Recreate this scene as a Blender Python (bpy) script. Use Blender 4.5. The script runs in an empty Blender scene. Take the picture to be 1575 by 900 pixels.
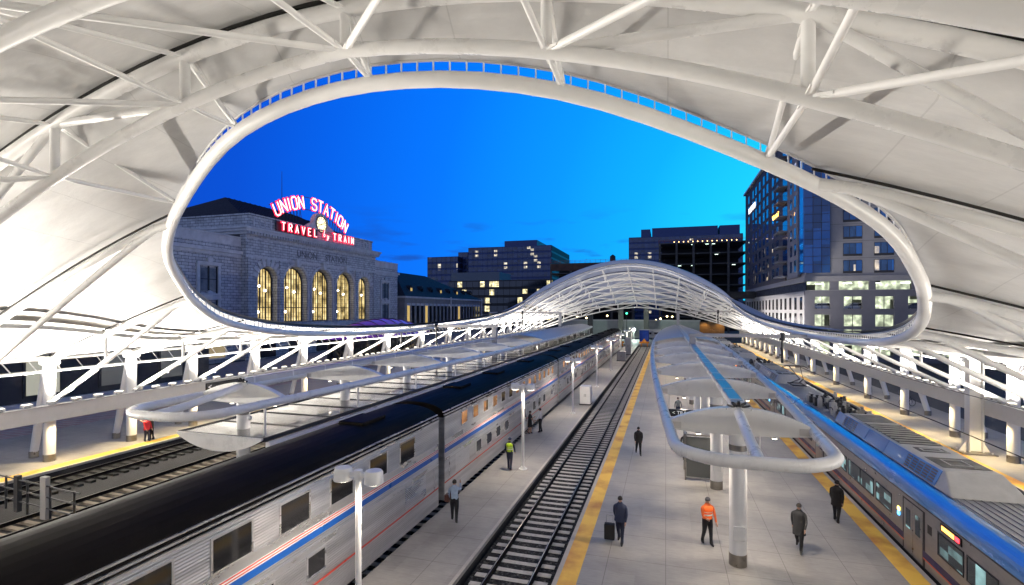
import bpy, bmesh, math, random
from mathutils import Vector, Matrix

random.seed(7)
sc = bpy.context.scene
COL = sc.collection
PI = math.pi

# ------------------------------------------------------------------ camera, sky, exposure
YAW = math.radians(16.66)
CS, SN = math.cos(YAW), math.sin(YAW)
FPX, CX, HY, CAMZ = 790.0, 787.5, 476.5, 9.0
cam_data = bpy.data.cameras.new("camera")
cam = bpy.data.objects.new("camera", cam_data)
COL.objects.link(cam)
cam.location = (0, 0, CAMZ)
cam.rotation_euler = (PI / 2, 0, YAW)
cam_data.sensor_width = 36
cam_data.lens = FPX / 1575 * 36
cam_data.shift_y = 26.5 / 1575
cam_data.clip_start = 0.2
cam_data.clip_end = 4000
sc.camera = cam

sc.view_settings.view_transform = 'Standard'
sc.view_settings.look = 'None'
sc.view_settings.gamma = 1
sc.view_settings.exposure = 0.9
try:
    sc.cycles.use_denoising = True
    sc.cycles.max_bounces = 8
    sc.cycles.diffuse_bounces = 4
    sc.cycles.sample_clamp_indirect = 6
    sc.cycles.use_light_tree = True
except Exception:
    pass

world = bpy.data.worlds.new("World")
sc.world = world
world.use_nodes = True
wn, wl = world.node_tree.nodes, world.node_tree.links
wn.clear()
w_out = wn.new('ShaderNodeOutputWorld')
w_bg = wn.new('ShaderNodeBackground')
w_tc = wn.new('ShaderNodeTexCoord')
w_sky = wn.new('ShaderNodeTexSky')
w_sky.sky_type = 'NISHITA'
w_sky.sun_disc = False
w_sky.sun_elevation = math.radians(-1.5)
w_sky.sun_rotation = math.radians(20)
# dusk colour by direction: cyan towards the afterglow on the right, deep blue to the left and overhead
w_dot = wn.new('ShaderNodeVectorMath'); w_dot.operation = 'DOT_PRODUCT'
SUNDIR = Vector((0.30, 0.93, 0.06)).normalized()
w_dot.inputs[1].default_value = SUNDIR
w_ramp = wn.new('ShaderNodeValToRGB')
cr = w_ramp.color_ramp
cr.elements[0].position = 0.0; cr.elements[0].color = (0.19, 0.25, 0.46, 1)  # glow added behind the camera, out of view, to fill the facades
cr.elements[1].position = 1.0; cr.elements[1].color = (0.012, 0.52, 0.78, 1)
for p, c in ((0.22, (0.15, 0.21, 0.44, 1)), (0.36, (0.0015, 0.050, 0.42, 1)), (0.46, (0.0012, 0.058, 0.47, 1)), (0.58, (0.0006, 0.085, 0.58, 1)), (0.73, (0.0005, 0.13, 0.70, 1)), (0.86, (0.001, 0.22, 0.73, 1)), (0.93, (0.002, 0.31, 0.75, 1)), (0.97, (0.006, 0.43, 0.76, 1))):
    e = cr.elements.new(p); e.color = c
wl.new(w_tc.outputs['Generated'], w_dot.inputs[0])
wl.new(w_dot.outputs['Value'], w_ramp.inputs[0])
# two small dusk clouds low over the roofs
w_sep = wn.new('ShaderNodeSeparateXYZ'); wl.new(w_tc.outputs['Generated'], w_sep.inputs[0])
w_map = wn.new('ShaderNodeMapping'); w_map.inputs['Scale'].default_value = (9, 9, 46)
wl.new(w_tc.outputs['Generated'], w_map.inputs[0])
w_noise = wn.new('ShaderNodeTexNoise'); w_noise.inputs['Scale'].default_value = 1.0; w_noise.inputs['Detail'].default_value = 5
wl.new(w_map.outputs[0], w_noise.inputs['Vector'])
w_thr = wn.new('ShaderNodeMapRange'); w_thr.inputs[1].default_value = 0.56; w_thr.inputs[2].default_value = 0.70
wl.new(w_noise.outputs['Fac'], w_thr.inputs[0])
w_band = wn.new('ShaderNodeMapRange'); w_band.inputs[1].default_value = 0.20; w_band.inputs[2].default_value = 0.10
wl.new(w_sep.outputs['Z'], w_band.inputs[0])
w_mul = wn.new('ShaderNodeMath'); w_mul.operation = 'MULTIPLY'
wl.new(w_thr.outputs[0], w_mul.inputs[0]); wl.new(w_band.outputs[0], w_mul.inputs[1])
w_mul2 = wn.new('ShaderNodeMath'); w_mul2.operation = 'MULTIPLY'; w_mul2.inputs[1].default_value = 0.75
wl.new(w_mul.outputs[0], w_mul2.inputs[0])
w_cl = wn.new('ShaderNodeMixRGB'); w_cl.inputs[2].default_value = (0.006, 0.055, 0.30, 1)
wl.new(w_mul2.outputs[0], w_cl.inputs[0]); wl.new(w_ramp.outputs[0], w_cl.inputs[1])
w_skm = wn.new('ShaderNodeMixRGB'); w_skm.blend_type = 'ADD'; w_skm.inputs[0].default_value = 0.004
wl.new(w_cl.outputs[0], w_skm.inputs[1]); wl.new(w_sky.outputs[0], w_skm.inputs[2])
w_ov = wn.new('ShaderNodeMapRange'); w_ov.interpolation_type = 'SMOOTHSTEP'
w_ov.inputs[1].default_value = 0.42; w_ov.inputs[2].default_value = 0.72; w_ov.inputs[3].default_value = 1.0; w_ov.inputs[4].default_value = 0.22
wl.new(w_sep.outputs['Z'], w_ov.inputs[0])
w_sc = wn.new('ShaderNodeVectorMath'); w_sc.operation = 'SCALE'
wl.new(w_skm.outputs[0], w_sc.inputs[0]); wl.new(w_ov.outputs[0], w_sc.inputs['Scale'])
wl.new(w_sc.outputs[0], w_bg.inputs['Color'])
w_bg.inputs['Strength'].default_value = 0.80
wl.new(w_bg.outputs[0], w_out.inputs['Surface'])

K_UP, K_COL, K_FIN, K_POST = 380, 340, 285, 235        # lamp powers (W)
WARM = (1.0, 0.93, 0.83)
NEUT = (1.0, 0.86, 0.70)
POOL = (1.0, 0.76, 0.40)

# ------------------------------------------------------------------ helpers
def on_plane_y(px, py, Y):
    u = (px - CX) / FPX
    zc = Y / (CS + u * SN)
    return Vector((Y * (u * CS - SN) / (CS + u * SN), Y, CAMZ + (HY - py) * zc / FPX))

def on_plane_x(px, py, X):
    u = (px - CX) / FPX
    Y = X * (CS + u * SN) / (u * CS - SN)
    zc = Y / (CS + u * SN)
    return Vector((X, Y, CAMZ + (HY - py) * zc / FPX))

def on_ground(px, py, z=0.0):
    u = (px - CX) / FPX
    zc = (CAMZ - z) * FPX / (py - HY)
    return Vector((zc * (u * CS - SN), zc * (CS + u * SN), z))

class MB:
    def __init__(self):
        self.v, self.f, self.s = [], [], []
    def add(self, vs, fs, smooth=False):
        n = len(self.v)
        self.v += [tuple(p) for p in vs]
        self.f += [tuple(i + n for i in f) for f in fs]
        self.s += [smooth] * len(fs)
    def box(self, x0, x1, y0, y1, z0, z1):
        if x0 > x1: x0, x1 = x1, x0
        if y0 > y1: y0, y1 = y1, y0
        if z0 > z1: z0, z1 = z1, z0
        self.add([(x0, y0, z0), (x1, y0, z0), (x1, y1, z0), (x0, y1, z0), (x0, y0, z1), (x1, y0, z1), (x1, y1, z1), (x0, y1, z1)],
                 [(0, 3, 2, 1), (4, 5, 6, 7), (0, 1, 5, 4), (1, 2, 6, 5), (2, 3, 7, 6), (3, 0, 4, 7)])
        return self
    def obox(self, c, ax, ay, az):
        """box from a centre and three half-axis vectors"""
        c, ax, ay, az = map(Vector, (c, ax, ay, az))
        P = [c + sx * ax + sy * ay + sz * az for sz in (-1, 1) for sx, sy in ((-1, -1), (1, -1), (1, 1), (-1, 1))]
        self.add(P, [(0, 3, 2, 1), (4, 5, 6, 7), (0, 1, 5, 4), (1, 2, 6, 5), (2, 3, 7, 6), (3, 0, 4, 7)])
        return self
    def bar(self, p, q, w, h, up=(0, 0, 1)):
        p, q = Vector(p), Vector(q)
        d = q - p
        if d.length < 1e-6: return self
        a = d.normalized()
        s = a.cross(Vector(up))
        if s.length < 1e-4: s = a.cross(Vector((1, 0, 0)))
        s.normalize()
        t = s.cross(a)
        return self.obox((p + q) / 2, d / 2, s * w / 2, t * h / 2)
    def tube(self, pts, r, n=10, closed=False, caps=True, radii=None):
        pts = [Vector(p) for p in pts]
        m = len(pts)
        rings = []
        prev = None
        for i, p in enumerate(pts):
            if closed:
                t = pts[(i + 1) % m] - pts[i - 1]
            else:
                t = pts[min(i + 1, m - 1)] - pts[max(i - 1, 0)]
            t.normalize()
            if prev is None:
                ref = Vector((0, 0, 1)) if abs(t.z) < 0.95 else Vector((1, 0, 0))
                s = t.cross(ref).normalized()
            else:
                s = (prev - t * prev.dot(t))
                s.normalize()
            prev = s
            b = t.cross(s)
            rr = radii[i] if radii else r
            rings.append([p + (s * math.cos(2 * PI * k / n) + b * math.sin(2 * PI * k / n)) * rr for k in range(n)])
        vs = [q for ring in rings for q in ring]
        fs = []
        mm = m if closed else m - 1
        for i in range(mm):
            j = (i + 1) % m
            for k in range(n):
                fs.append((i * n + k, i * n + (k + 1) % n, j * n + (k + 1) % n, j * n + k))
        self.add(vs, fs, True)
        if caps and not closed:
            self.add(rings[0], [tuple(reversed(range(n)))])
            self.add(rings[-1], [tuple(range(n))])
        return self
    def cyl(self, x, y, z0, z1, r0, r1=None, n=16):
        r1 = r0 if r1 is None else r1
        return self.tube([(x, y, z0), (x, y, z1)], r0, n, radii=[r0, r1])
    def lathe(self, x, y, prof, n=16):
        vs, fs = [], []
        for r, z in prof:
            for k in range(n):
                vs.append((x + r * math.cos(2 * PI * k / n), y + r * math.sin(2 * PI * k / n), z))
        for i in range(len(prof) - 1):
            for k in range(n):
                fs.append((i * n + k, i * n + (k + 1) % n, (i + 1) * n + (k + 1) % n, (i + 1) * n + k))
        self.add(vs, fs, True)
        self.add(vs[:n], [tuple(reversed(range(n)))])
        self.add(vs[-n:], [tuple(range(n))])
        return self
    def prism(self, poly, axis, a0, a1, smooth=False):
        """extrude a 2D polygon along an axis; poly holds the other two coordinates in xyz order"""
        def P(p, a):
            return (a, p[0], p[1]) if axis == 'x' else (p[0], a, p[1]) if axis == 'y' else (p[0], p[1], a)
        n = len(poly)
        vs = [P(p, a0) for p in poly] + [P(p, a1) for p in poly]
        self.add(vs, [(i, (i + 1) % n, n + (i + 1) % n, n + i) for i in range(n)], smooth)
        self.add(vs, [tuple(range(n)), tuple(reversed(range(n, 2 * n)))])
        return self
    def grid(self, rows, smooth=True):
        m, n = len(rows), len(rows[0])
        self.add([p for r in rows for p in r],
                 [(i * n + k, i * n + k + 1, (i + 1) * n + k + 1, (i + 1) * n + k) for i in range(m - 1) for k in range(n - 1)], smooth)
        return self
    def mesh(self, name, material, merge=False):
        me = bpy.data.meshes.new(name)
        me.from_pydata(self.v, [], self.f)
        me.polygons.foreach_set('use_smooth', self.s)
        bm = bmesh.new(); bm.from_mesh(me)
        if merge: bmesh.ops.remove_doubles(bm, verts=bm.verts, dist=0.002)
        bmesh.ops.recalc_face_normals(bm, faces=bm.faces)
        bm.to_mesh(me); bm.free()
        if material: me.materials.append(material)
        return me
    def build(self, name, material, parent=None, bevel=0, merge=False):
        o = bpy.data.objects.new(name, self.mesh(name, material, merge))
        COL.objects.link(o)
        if parent is not None: o.parent = parent
        if bevel:
            b = o.modifiers.new("bevel", 'BEVEL'); b.width = bevel; b.segments = 2; b.limit_method = 'ANGLE'
        return o

def empty(name, loc=(0, 0, 0), rz=0.0):
    o = bpy.data.objects.new(name, None)
    COL.objects.link(o)
    o.location = loc
    o.rotation_euler = (0, 0, rz)
    o.empty_display_size = 0.3
    return o

def tag(o, label=None, cat=None, group=None, kind=None):
    if label: o['label'] = label
    if cat: o['category'] = cat
    if group: o['group'] = group
    if kind: o['kind'] = kind
    return o

KIDS = {}
def dup(o, parent=None):
    c = o.copy(); COL.objects.link(c); c.parent = parent
    for ch in list(o.children): dup(ch, c)
    return c

def lamp(kind, loc, power, color, parent=None, target=None, size=0.1, angle=120, blend=0.6):
    d = bpy.data.lights.new("lamp_light", kind)
    d.energy = power; d.color = color
    if kind == 'SPOT':
        d.spot_size = math.radians(angle); d.spot_blend = blend; d.shadow_soft_size = size
    elif kind == 'POINT':
        d.shadow_soft_size = size
    o = bpy.data.objects.new("lamp_light", d)
    COL.objects.link(o)
    o.location = loc
    if target is not None:
        o.rotation_euler = (Vector(target) - Vector(loc)).to_track_quat('-Z', 'Y').to_euler()
    if parent is not None: o.parent = parent
    return o

# ------------------------------------------------------------------ materials
def N(nt, t, **kw):
    n = nt.nodes.new(t)
    for k, v in kw.items(): setattr(n, k, v)
    return n

def mat(name, color, rough=0.5, metal=0.0, var=0.0, vscale=2.0, bump=0.0, bscale=30.0, emit=None, estr=0.0, vmap=(1, 1, 1), coat=0.0, trans=0.0, spec=0.5):
    m = bpy.data.materials.new(name); m.use_nodes = True
    nt = m.node_tree; b = nt.nodes['Principled BSDF']
    b.inputs['Base Color'].default_value = (*color, 1)
    b.inputs['Roughness'].default_value = rough
    b.inputs['Metallic'].default_value = metal
    b.inputs['Specular IOR Level'].default_value = spec
    b.inputs['Coat Weight'].default_value = coat
    b.inputs['Transmission Weight'].default_value = trans
    if emit:
        b.inputs['Emission Color'].default_value = (*emit, 1)
        b.inputs['Emission Strength'].default_value = estr
    if var or bump:
        tc = N(nt, 'ShaderNodeTexCoord'); mp = N(nt, 'ShaderNodeMapping')
        mp.inputs['Scale'].default_value = vmap
        nt.links.new(tc.outputs['Object'], mp.inputs[0])
    if var:
        nz = N(nt, 'ShaderNodeTexNoise'); nz.inputs['Scale'].default_value = vscale; nz.inputs['Detail'].default_value = 8
        nz.inputs['Roughness'].default_value = 0.65
        nt.links.new(mp.outputs[0], nz.inputs['Vector'])
        mr = N(nt, 'ShaderNodeMapRange'); mr.inputs[1].default_value = 0.3; mr.inputs[2].default_value = 0.7
        mr.inputs[3].default_value = 1 - var; mr.inputs[4].default_value = 1 + var * 0.6
        nt.links.new(nz.outputs['Fac'], mr.inputs[0])
        mx = N(nt, 'ShaderNodeVectorMath', operation='SCALE'); mx.inputs[0].default_value = color
        nt.links.new(mr.outputs[0], mx.inputs['Scale'])
        nt.links.new(mx.outputs[0], b.inputs['Base Color'])
        mr2 = N(nt, 'ShaderNodeMapRange'); mr2.inputs[1].default_value = 0.3; mr2.inputs[2].default_value = 0.7
        mr2.inputs[3].default_value = max(0.02, rough - 0.12); mr2.inputs[4].default_value = min(1, rough + 0.12)
        nt.links.new(nz.outputs['Fac'], mr2.inputs[0]); nt.links.new(mr2.outputs[0], b.inputs['Roughness'])
    if bump:
        n2 = N(nt, 'ShaderNodeTexNoise'); n2.inputs['Scale'].default_value = bscale; n2.inputs['Detail'].default_value = 4
        nt.links.new(mp.outputs[0], n2.inputs['Vector'])
        bp = N(nt, 'ShaderNodeBump'); bp.inputs['Strength'].default_value = bump; bp.inputs['Distance'].default_value = 0.05
        nt.links.new(n2.outputs['Fac'], bp.inputs['Height']); nt.links.new(bp.outputs[0], b.inputs['Normal'])
    return m

def math_node(nt, op, a, b=None):
    n = N(nt, 'ShaderNodeMath', operation=op)
    for i, v in enumerate((a, b)):
        if v is None: continue
        if isinstance(v, (int, float)): n.inputs[i].default_value = v
        else: nt.links.new(v, n.inputs[i])
    return n.outputs[0]

def concrete_paving(name, color, jx, jy, var=0.22):
    """broom-finished concrete with saw-cut joints every jx, jy metres, stains and streaks"""
    m = mat(name, color, 0.62)
    nt = m.node_tree; b = nt.nodes['Principled BSDF']
    tc = N(nt, 'ShaderNodeTexCoord')
    sp = N(nt, 'ShaderNodeSeparateXYZ'); nt.links.new(tc.outputs['Object'], sp.inputs[0])
    def joint(axis, step, w):
        a = math_node(nt, 'DIVIDE', sp.outputs[axis], step)
        a = math_node(nt, 'FRACT', a)
        a = math_node(nt, 'SUBTRACT', a, 0.5)
        a = math_node(nt, 'ABSOLUTE', a)
        return math_node(nt, 'GREATER_THAN', a, 0.5 - w / step / 2)
    j = math_node(nt, 'MAXIMUM', joint('X', jx, 0.022), joint('Y', jy, 0.022))
    n1 = N(nt, 'ShaderNodeTexNoise'); n1.inputs['Scale'].default_value = 0.35; n1.inputs['Detail'].default_value = 9; n1.inputs['Roughness'].default_value = 0.7
    nt.links.new(tc.outputs['Object'], n1.inputs['Vector'])
    mp = N(nt, 'ShaderNodeMapping'); mp.inputs['Scale'].default_value = (1.2, 14, 1)
    nt.links.new(tc.outputs['Object'], mp.inputs[0])
    n2 = N(nt, 'ShaderNodeTexNoise'); n2.inputs['Scale'].default_value = 1.6; n2.inputs['Detail'].default_value = 6
    nt.links.new(mp.outputs[0], n2.inputs['Vector'])
    # each slab slightly its own tone
    fx = math_node(nt, 'FLOOR', math_node(nt, 'ADD', math_node(nt, 'DIVIDE', sp.outputs['X'], jx), 0.5)); fy = math_node(nt, 'FLOOR', math_node(nt, 'ADD', math_node(nt, 'DIVIDE', sp.outputs['Y'], jy), 0.5))
    cb = N(nt, 'ShaderNodeCombineXYZ'); nt.links.new(fx, cb.inputs[0]); nt.links.new(fy, cb.inputs[1])
    wn_ = N(nt, 'ShaderNodeTexWhiteNoise'); nt.links.new(cb.outputs[0], wn_.inputs['Vector'])
    s = math_node(nt, 'ADD', math_node(nt, 'MULTIPLY', math_node(nt, 'SUBTRACT', n1.outputs['Fac'], 0.5), var * 3.0),
                  math_node(nt, 'MULTIPLY', math_node(nt, 'SUBTRACT', n2.outputs['Fac'], 0.5), var * 1.2))
    s = math_node(nt, 'ADD', s, math_node(nt, 'MULTIPLY', math_node(nt, 'SUBTRACT', wn_.outputs['Value'], 0.5), 0.13))
    s = math_node(nt, 'ADD', s, 1.0)
    s = math_node(nt, 'MULTIPLY', s, math_node(nt, 'SUBTRACT', 1.0, math_node(nt, 'MULTIPLY', j, 0.45)))
    sc_ = N(nt, 'ShaderNodeVectorMath', operation='SCALE'); sc_.inputs[0].default_value = color
    nt.links.new(s, sc_.inputs['Scale']); nt.links.new(sc_.outputs[0], b.inputs['Base Color'])
    rr = N(nt, 'ShaderNodeMapRange'); rr.inputs[1].default_value = 0.3; rr.inputs[2].default_value = 0.7; rr.inputs[3].default_value = 0.4; rr.inputs[4].default_value = 0.72
    nt.links.new(n1.outputs['Fac'], rr.inputs[0]); nt.links.new(rr.outputs[0], b.inputs['Roughness'])
    bp = N(nt, 'ShaderNodeBump'); bp.inputs['Strength'].default_value = 0.25; bp.inputs['Distance'].default_value = 0.01
    nt.links.new(n2.outputs['Fac'], bp.inputs['Height']); nt.links.new(bp.outputs[0], b.inputs['Normal'])
    return m

def ballast_mat():
    m = mat('ballast', (0.06, 0.06, 0.062), 0.85)
    nt = m.node_tree; b = nt.nodes['Principled BSDF']
    tc = N(nt, 'ShaderNodeTexCoord')
    v = N(nt, 'ShaderNodeTexVoronoi'); v.inputs['Scale'].default_value = 13
    nt.links.new(tc.outputs['Object'], v.inputs['Vector'])
    rp = N(nt, 'ShaderNodeValToRGB'); e = rp.color_ramp.elements
    e[0].color = (0.004, 0.004, 0.0045, 1); e[1].color = (0.15, 0.145, 0.14, 1); e[0].position = 0.66; e[1].position = 1.0
    nt.links.new(v.outputs['Color'], rp.inputs[0]); nt.links.new(rp.outputs[0], b.inputs['Base Color'])
    bp = N(nt, 'ShaderNodeBump'); bp.inputs['Strength'].default_value = 1.0; bp.inputs['Distance'].default_value = 0.06; bp.invert = True
    nt.links.new(v.outputs['Distance'], bp.inputs['Height']); nt.links.new(bp.outputs[0], b.inputs['Normal'])
    return m

def lit_glass(name, base, cell, lit_share, lit_col, estr, rough=0.08, seed=0.0, warm2=None):
    """dark reflective office glass; a share of its cells have their room light on"""
    m = mat(name, base, rough, 0.0, spec=0.9)
    nt = m.node_tree; b = nt.nodes['Principled BSDF']
    tc = N(nt, 'ShaderNodeTexCoord')
    sp = N(nt, 'ShaderNodeSeparateXYZ'); nt.links.new(tc.outputs['Object'], sp.inputs[0])
    cb = N(nt, 'ShaderNodeCombineXYZ')
    for i, ax in enumerate('XYZ'):
        nt.links.new(math_node(nt, 'FLOOR', math_node(nt, 'DIVIDE', math_node(nt, 'ADD', sp.outputs[ax], seed + 0.013), cell[i])), cb.inputs[i])
    w = N(nt, 'ShaderNodeTexWhiteNoise'); nt.links.new(cb.outputs[0], w.inputs['Vector'])
    on = math_node(nt, 'GREATER_THAN', w.outputs['Value'], 1 - lit_share)
    nz = N(nt, 'ShaderNodeTexNoise'); nz.inputs['Scale'].default_value = 0.9; nz.inputs['Detail'].default_value = 3
    nt.links.new(tc.outputs['Object'], nz.inputs['Vector'])
    st = math_node(nt, 'MULTIPLY', on, math_node(nt, 'MULTIPLY', math_node(nt, 'POWER', math_node(nt, 'MULTIPLY', nz.outputs['Fac'], 1.8), 3.0), estr))
    b.inputs['Emission Color'].default_value = (*lit_col, 1)
    nt.links.new(st, b.inputs['Emission Strength'])
    vn = N(nt, 'ShaderNodeMapRange'); vn.inputs[3].default_value = 0.5; vn.inputs[4].default_value = 1.6
    nt.links.new(w.outputs['Value'], vn.inputs[0])
    s = N(nt, 'ShaderNodeVectorMath', operation='SCALE'); s.inputs[0].default_value = base
    nt.links.new(vn.outputs[0], s.inputs['Scale']); nt.links.new(s.outputs[0], b.inputs['Base Color'])
    return m

def stone_mat():
    m = mat('ashlar_stone', (0.40, 0.40, 0.40), 0.85)
    nt = m.node_tree; b = nt.nodes['Principled BSDF']
    tc = N(nt, 'ShaderNodeTexCoord'); mp = N(nt, 'ShaderNodeMapping')
    nt.links.new(tc.outputs['Object'], mp.inputs[0])
    sp = N(nt, 'ShaderNodeSeparateXYZ'); nt.links.new(mp.outputs[0], sp.inputs[0])
    cb = N(nt, 'ShaderNodeCombineXYZ')
    nt.links.new(math_node(nt, 'ADD', sp.outputs['Y'], sp.outputs['X']), cb.inputs[0]); nt.links.new(sp.outputs['Z'], cb.inputs[1])
    br = N(nt, 'ShaderNodeTexBrick'); br.inputs['Scale'].default_value = 1.0
    br.inputs['Brick Width'].default_value = 1.25; br.inputs['Row Height'].default_value = 0.5; br.inputs['Mortar Size'].default_value = 0.035
    br.inputs['Color1'].default_value = (0.58, 0.59, 0.61, 1); br.inputs['Color2'].default_value = (0.44, 0.45, 0.475, 1); br.inputs['Mortar'].default_value = (0.10, 0.105, 0.115, 1)
    nt.links.new(cb.outputs[0], br.inputs['Vector'])
    nz = N(nt, 'ShaderNodeTexNoise'); nz.inputs['Scale'].default_value = 0.8; nz.inputs['Detail'].default_value = 10; nz.inputs['Roughness'].default_value = 0.75
    nt.links.new(tc.outputs['Object'], nz.inputs['Vector'])
    mr = N(nt, 'ShaderNodeMapRange'); mr.inputs[1].default_value = 0.3; mr.inputs[2].default_value = 0.7; mr.inputs[3].default_value = 0.6; mr.inputs[4].default_value = 1.25
    nt.links.new(nz.outputs['Fac'], mr.inputs[0])
    s = N(nt, 'ShaderNodeVectorMath', operation='SCALE'); nt.links.new(br.outputs['Color'], s.inputs[0]); nt.links.new(mr.outputs[0], s.inputs['Scale'])
    nt.links.new(s.outputs[0], b.inputs['Base Color'])
    bp = N(nt, 'ShaderNodeBump'); bp.inputs['Strength'].default_value = 0.6; bp.inputs['Distance'].default_value = 0.05; bp.invert = True
    nt.links.new(br.outputs['Fac'], bp.inputs['Height']); nt.links.new(bp.outputs[0], b.inputs['Normal'])
    return m

def fluted_steel(name, color, rough, step, strength):
    """stainless steel with horizontal flutes every `step` metres"""
    m = mat(name, color, rough, 0.7)
    nt = m.node_tree; b = nt.nodes['Principled BSDF']
    tc = N(nt, 'ShaderNodeTexCoord'); sp = N(nt, 'ShaderNodeSeparateXYZ'); nt.links.new(tc.outputs['Object'], sp.inputs[0])
    h = math_node(nt, 'SINE', math_node(nt, 'MULTIPLY', sp.outputs['Z'], 2 * PI / step))
    bp = N(nt, 'ShaderNodeBump'); bp.inputs['Strength'].default_value = strength; bp.inputs['Distance'].default_value = 0.02
    nt.links.new(h, bp.inputs['Height']); nt.links.new(bp.outputs[0], b.inputs['Normal'])
    mp = N(nt, 'ShaderNodeMapping'); mp.inputs['Scale'].default_value = (1, 0.15, 2.5); nt.links.new(tc.outputs['Object'], mp.inputs[0])
    nz = N(nt, 'ShaderNodeTexNoise'); nz.inputs['Scale'].default_value = 1.5; nz.inputs['Detail'].default_value = 6
    nt.links.new(mp.outputs[0], nz.inputs['Vector'])
    mr = N(nt, 'ShaderNodeMapRange'); mr.inputs[1].default_value = 0.3; mr.inputs[2].default_value = 0.7; mr.inputs[3].default_value = 0.65; mr.inputs[4].default_value = 1.1
    nt.links.new(nz.outputs['Fac'], mr.inputs[0])
    s = N(nt, 'ShaderNodeVectorMath', operation='SCALE'); s.inputs[0].default_value = color; nt.links.new(mr.outputs[0], s.inputs['Scale'])
    nt.links.new(s.outputs[0], b.inputs['Base Color'])
    return m

def fabric_mat(name, color, trans):
    m = mat(name, color, 0.62)
    nt = m.node_tree; b = nt.nodes['Principled BSDF']
    tc = N(nt, 'ShaderNodeTexCoord'); sp = N(nt, 'ShaderNodeSeparateXYZ'); nt.links.new(tc.outputs['Object'], sp.inputs[0])
    f = math_node(nt, 'ABSOLUTE', math_node(nt, 'SUBTRACT', math_node(nt, 'FRACT', math_node(nt, 'DIVIDE', sp.outputs['X'], 2.6)), 0.5))
    seam_or_shade = math_node(nt, 'GREATER_THAN', f, 0.4925)
    mp = N(nt, 'ShaderNodeMapping'); mp.inputs['Scale'].default_value = (0.5, 1.6, 0.5); nt.links.new(tc.outputs['Object'], mp.inputs[0])
    nz = N(nt, 'ShaderNodeTexNoise'); nz.inputs['Scale'].default_value = 0.9; nz.inputs['Detail'].default_value = 9; nz.inputs['Roughness'].default_value = 0.7
    nt.links.new(mp.outputs[0], nz.inputs['Vector'])
    mr = N(nt, 'ShaderNodeMapRange'); mr.inputs[1].default_value = 0.3; mr.inputs[2].default_value = 0.7; mr.inputs[3].default_value = 0.86; mr.inputs[4].default_value = 1.06
    nt.links.new(nz.outputs['Fac'], mr.inputs[0])
    k = math_node(nt, 'MULTIPLY', mr.outputs[0], math_node(nt, 'SUBTRACT', 1.0, math_node(nt, 'MULTIPLY', seam_or_shade, 0.14)))
    s = N(nt, 'ShaderNodeVectorMath', operation='SCALE'); s.inputs[0].default_value = color; nt.links.new(k, s.inputs['Scale'])
    nt.links.new(s.outputs[0], b.inputs['Base Color'])
    bp = N(nt, 'ShaderNodeBump'); bp.inputs['Strength'].default_value = 0.35; bp.inputs['Distance'].default_value = 0.06
    nt.links.new(math_node(nt, 'ADD', nz.outputs['Fac'], math_node(nt, 'MULTIPLY', seam_or_shade, 0.3)), bp.inputs['Height']); nt.links.new(bp.outputs[0], b.inputs['Normal'])
    if trans:
        tr = N(nt, 'ShaderNodeBsdfTranslucent'); nt.links.new(s.outputs[0], tr.inputs['Color'])
        mx = N(nt, 'ShaderNodeMixShader'); mx.inputs[0].default_value = trans
        out = nt.nodes['Material Output']
        nt.links.new(b.outputs[0], mx.inputs[1]); nt.links.new(tr.outputs[0], mx.inputs[2]); nt.links.new(mx.outputs[0], out.inputs['Surface'])
    return m

M = {}
M['fabric'] = fabric_mat('roof_fabric', (0.68, 0.675, 0.67), 0.0)
M['film'] = fabric_mat('translucent_roof_film', (0.66, 0.68, 0.74), 0.5)
M['white'] = mat('white_paint', (0.83, 0.825, 0.81), 0.32, var=0.05, vscale=1.2)
M['whitebright'] = mat('fresh_white_paint', (0.87, 0.865, 0.85), 0.4, var=0.05, vscale=1.0)
M['grey'] = mat('grey_paint', (0.42, 0.41, 0.40), 0.45, var=0.08)
M['lightgrey'] = mat('light_grey_paint', (0.60, 0.59, 0.58), 0.4, var=0.06)
M['dark'] = mat('dark_metal', (0.025, 0.025, 0.028), 0.5, var=0.2)
M['black'] = mat('black_rubber', (0.012, 0.012, 0.012), 0.7)
M['steelcollar'] = mat('steel_collar', (0.32, 0.30, 0.27), 0.35, 1.0, var=0.15, vscale=6)
M['gap'] = mat('seam_or_shade_black', (0.015, 0.014, 0.013), 0.8)  # black for the edge seam and for shade drawn between tube and fabric
M['gutter'] = mat('gutter_grey', (0.34, 0.33, 0.32), 0.5, var=0.05)
M['platform'] = concrete_paving('platform_concrete', (0.335, 0.32, 0.298), 2.0, 2.1, var=0.46)
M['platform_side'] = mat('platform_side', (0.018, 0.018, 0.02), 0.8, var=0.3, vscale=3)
M['coping'] = mat('concrete_coping', (0.50, 0.47, 0.43), 0.7, var=0.15, vscale=5)
M['ground'] = mat('asphalt_ground', (0.05, 0.05, 0.052), 0.85, var=0.25, vscale=0.4, bump=0.2, bscale=20)
M['ballast'] = ballast_mat()
M['shaded_tie'] = mat('shaded_tie', (0.26, 0.22, 0.17), 0.9, var=0.3, vscale=5)  # tie colour darkened to carry the shade of the left recess
M['ballast_dark'] = mat('shaded_ballast', (0.012, 0.011, 0.010), 0.9, var=0.7, vscale=14, bump=1.0, bscale=16)  # darker ballast copy with the left recess's shade in its colour
M['tie'] = mat('concrete_tie', (0.62, 0.60, 0.57), 0.85, var=0.22, vscale=6, bump=0.3, bscale=40)
M['rail'] = mat('rail_steel', (0.012, 0.010, 0.009), 0.8, 0.0, var=0.3, vscale=5, spec=0.1)
M['railhead'] = mat('polished_rail_head', (0.30, 0.28, 0.26), 0.45, 1.0)
M['emit_lamp'] = mat('lamp_lens', (0.9, 0.9, 0.85), 0.4, emit=(1.0, 0.9, 0.72), estr=9)
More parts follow.
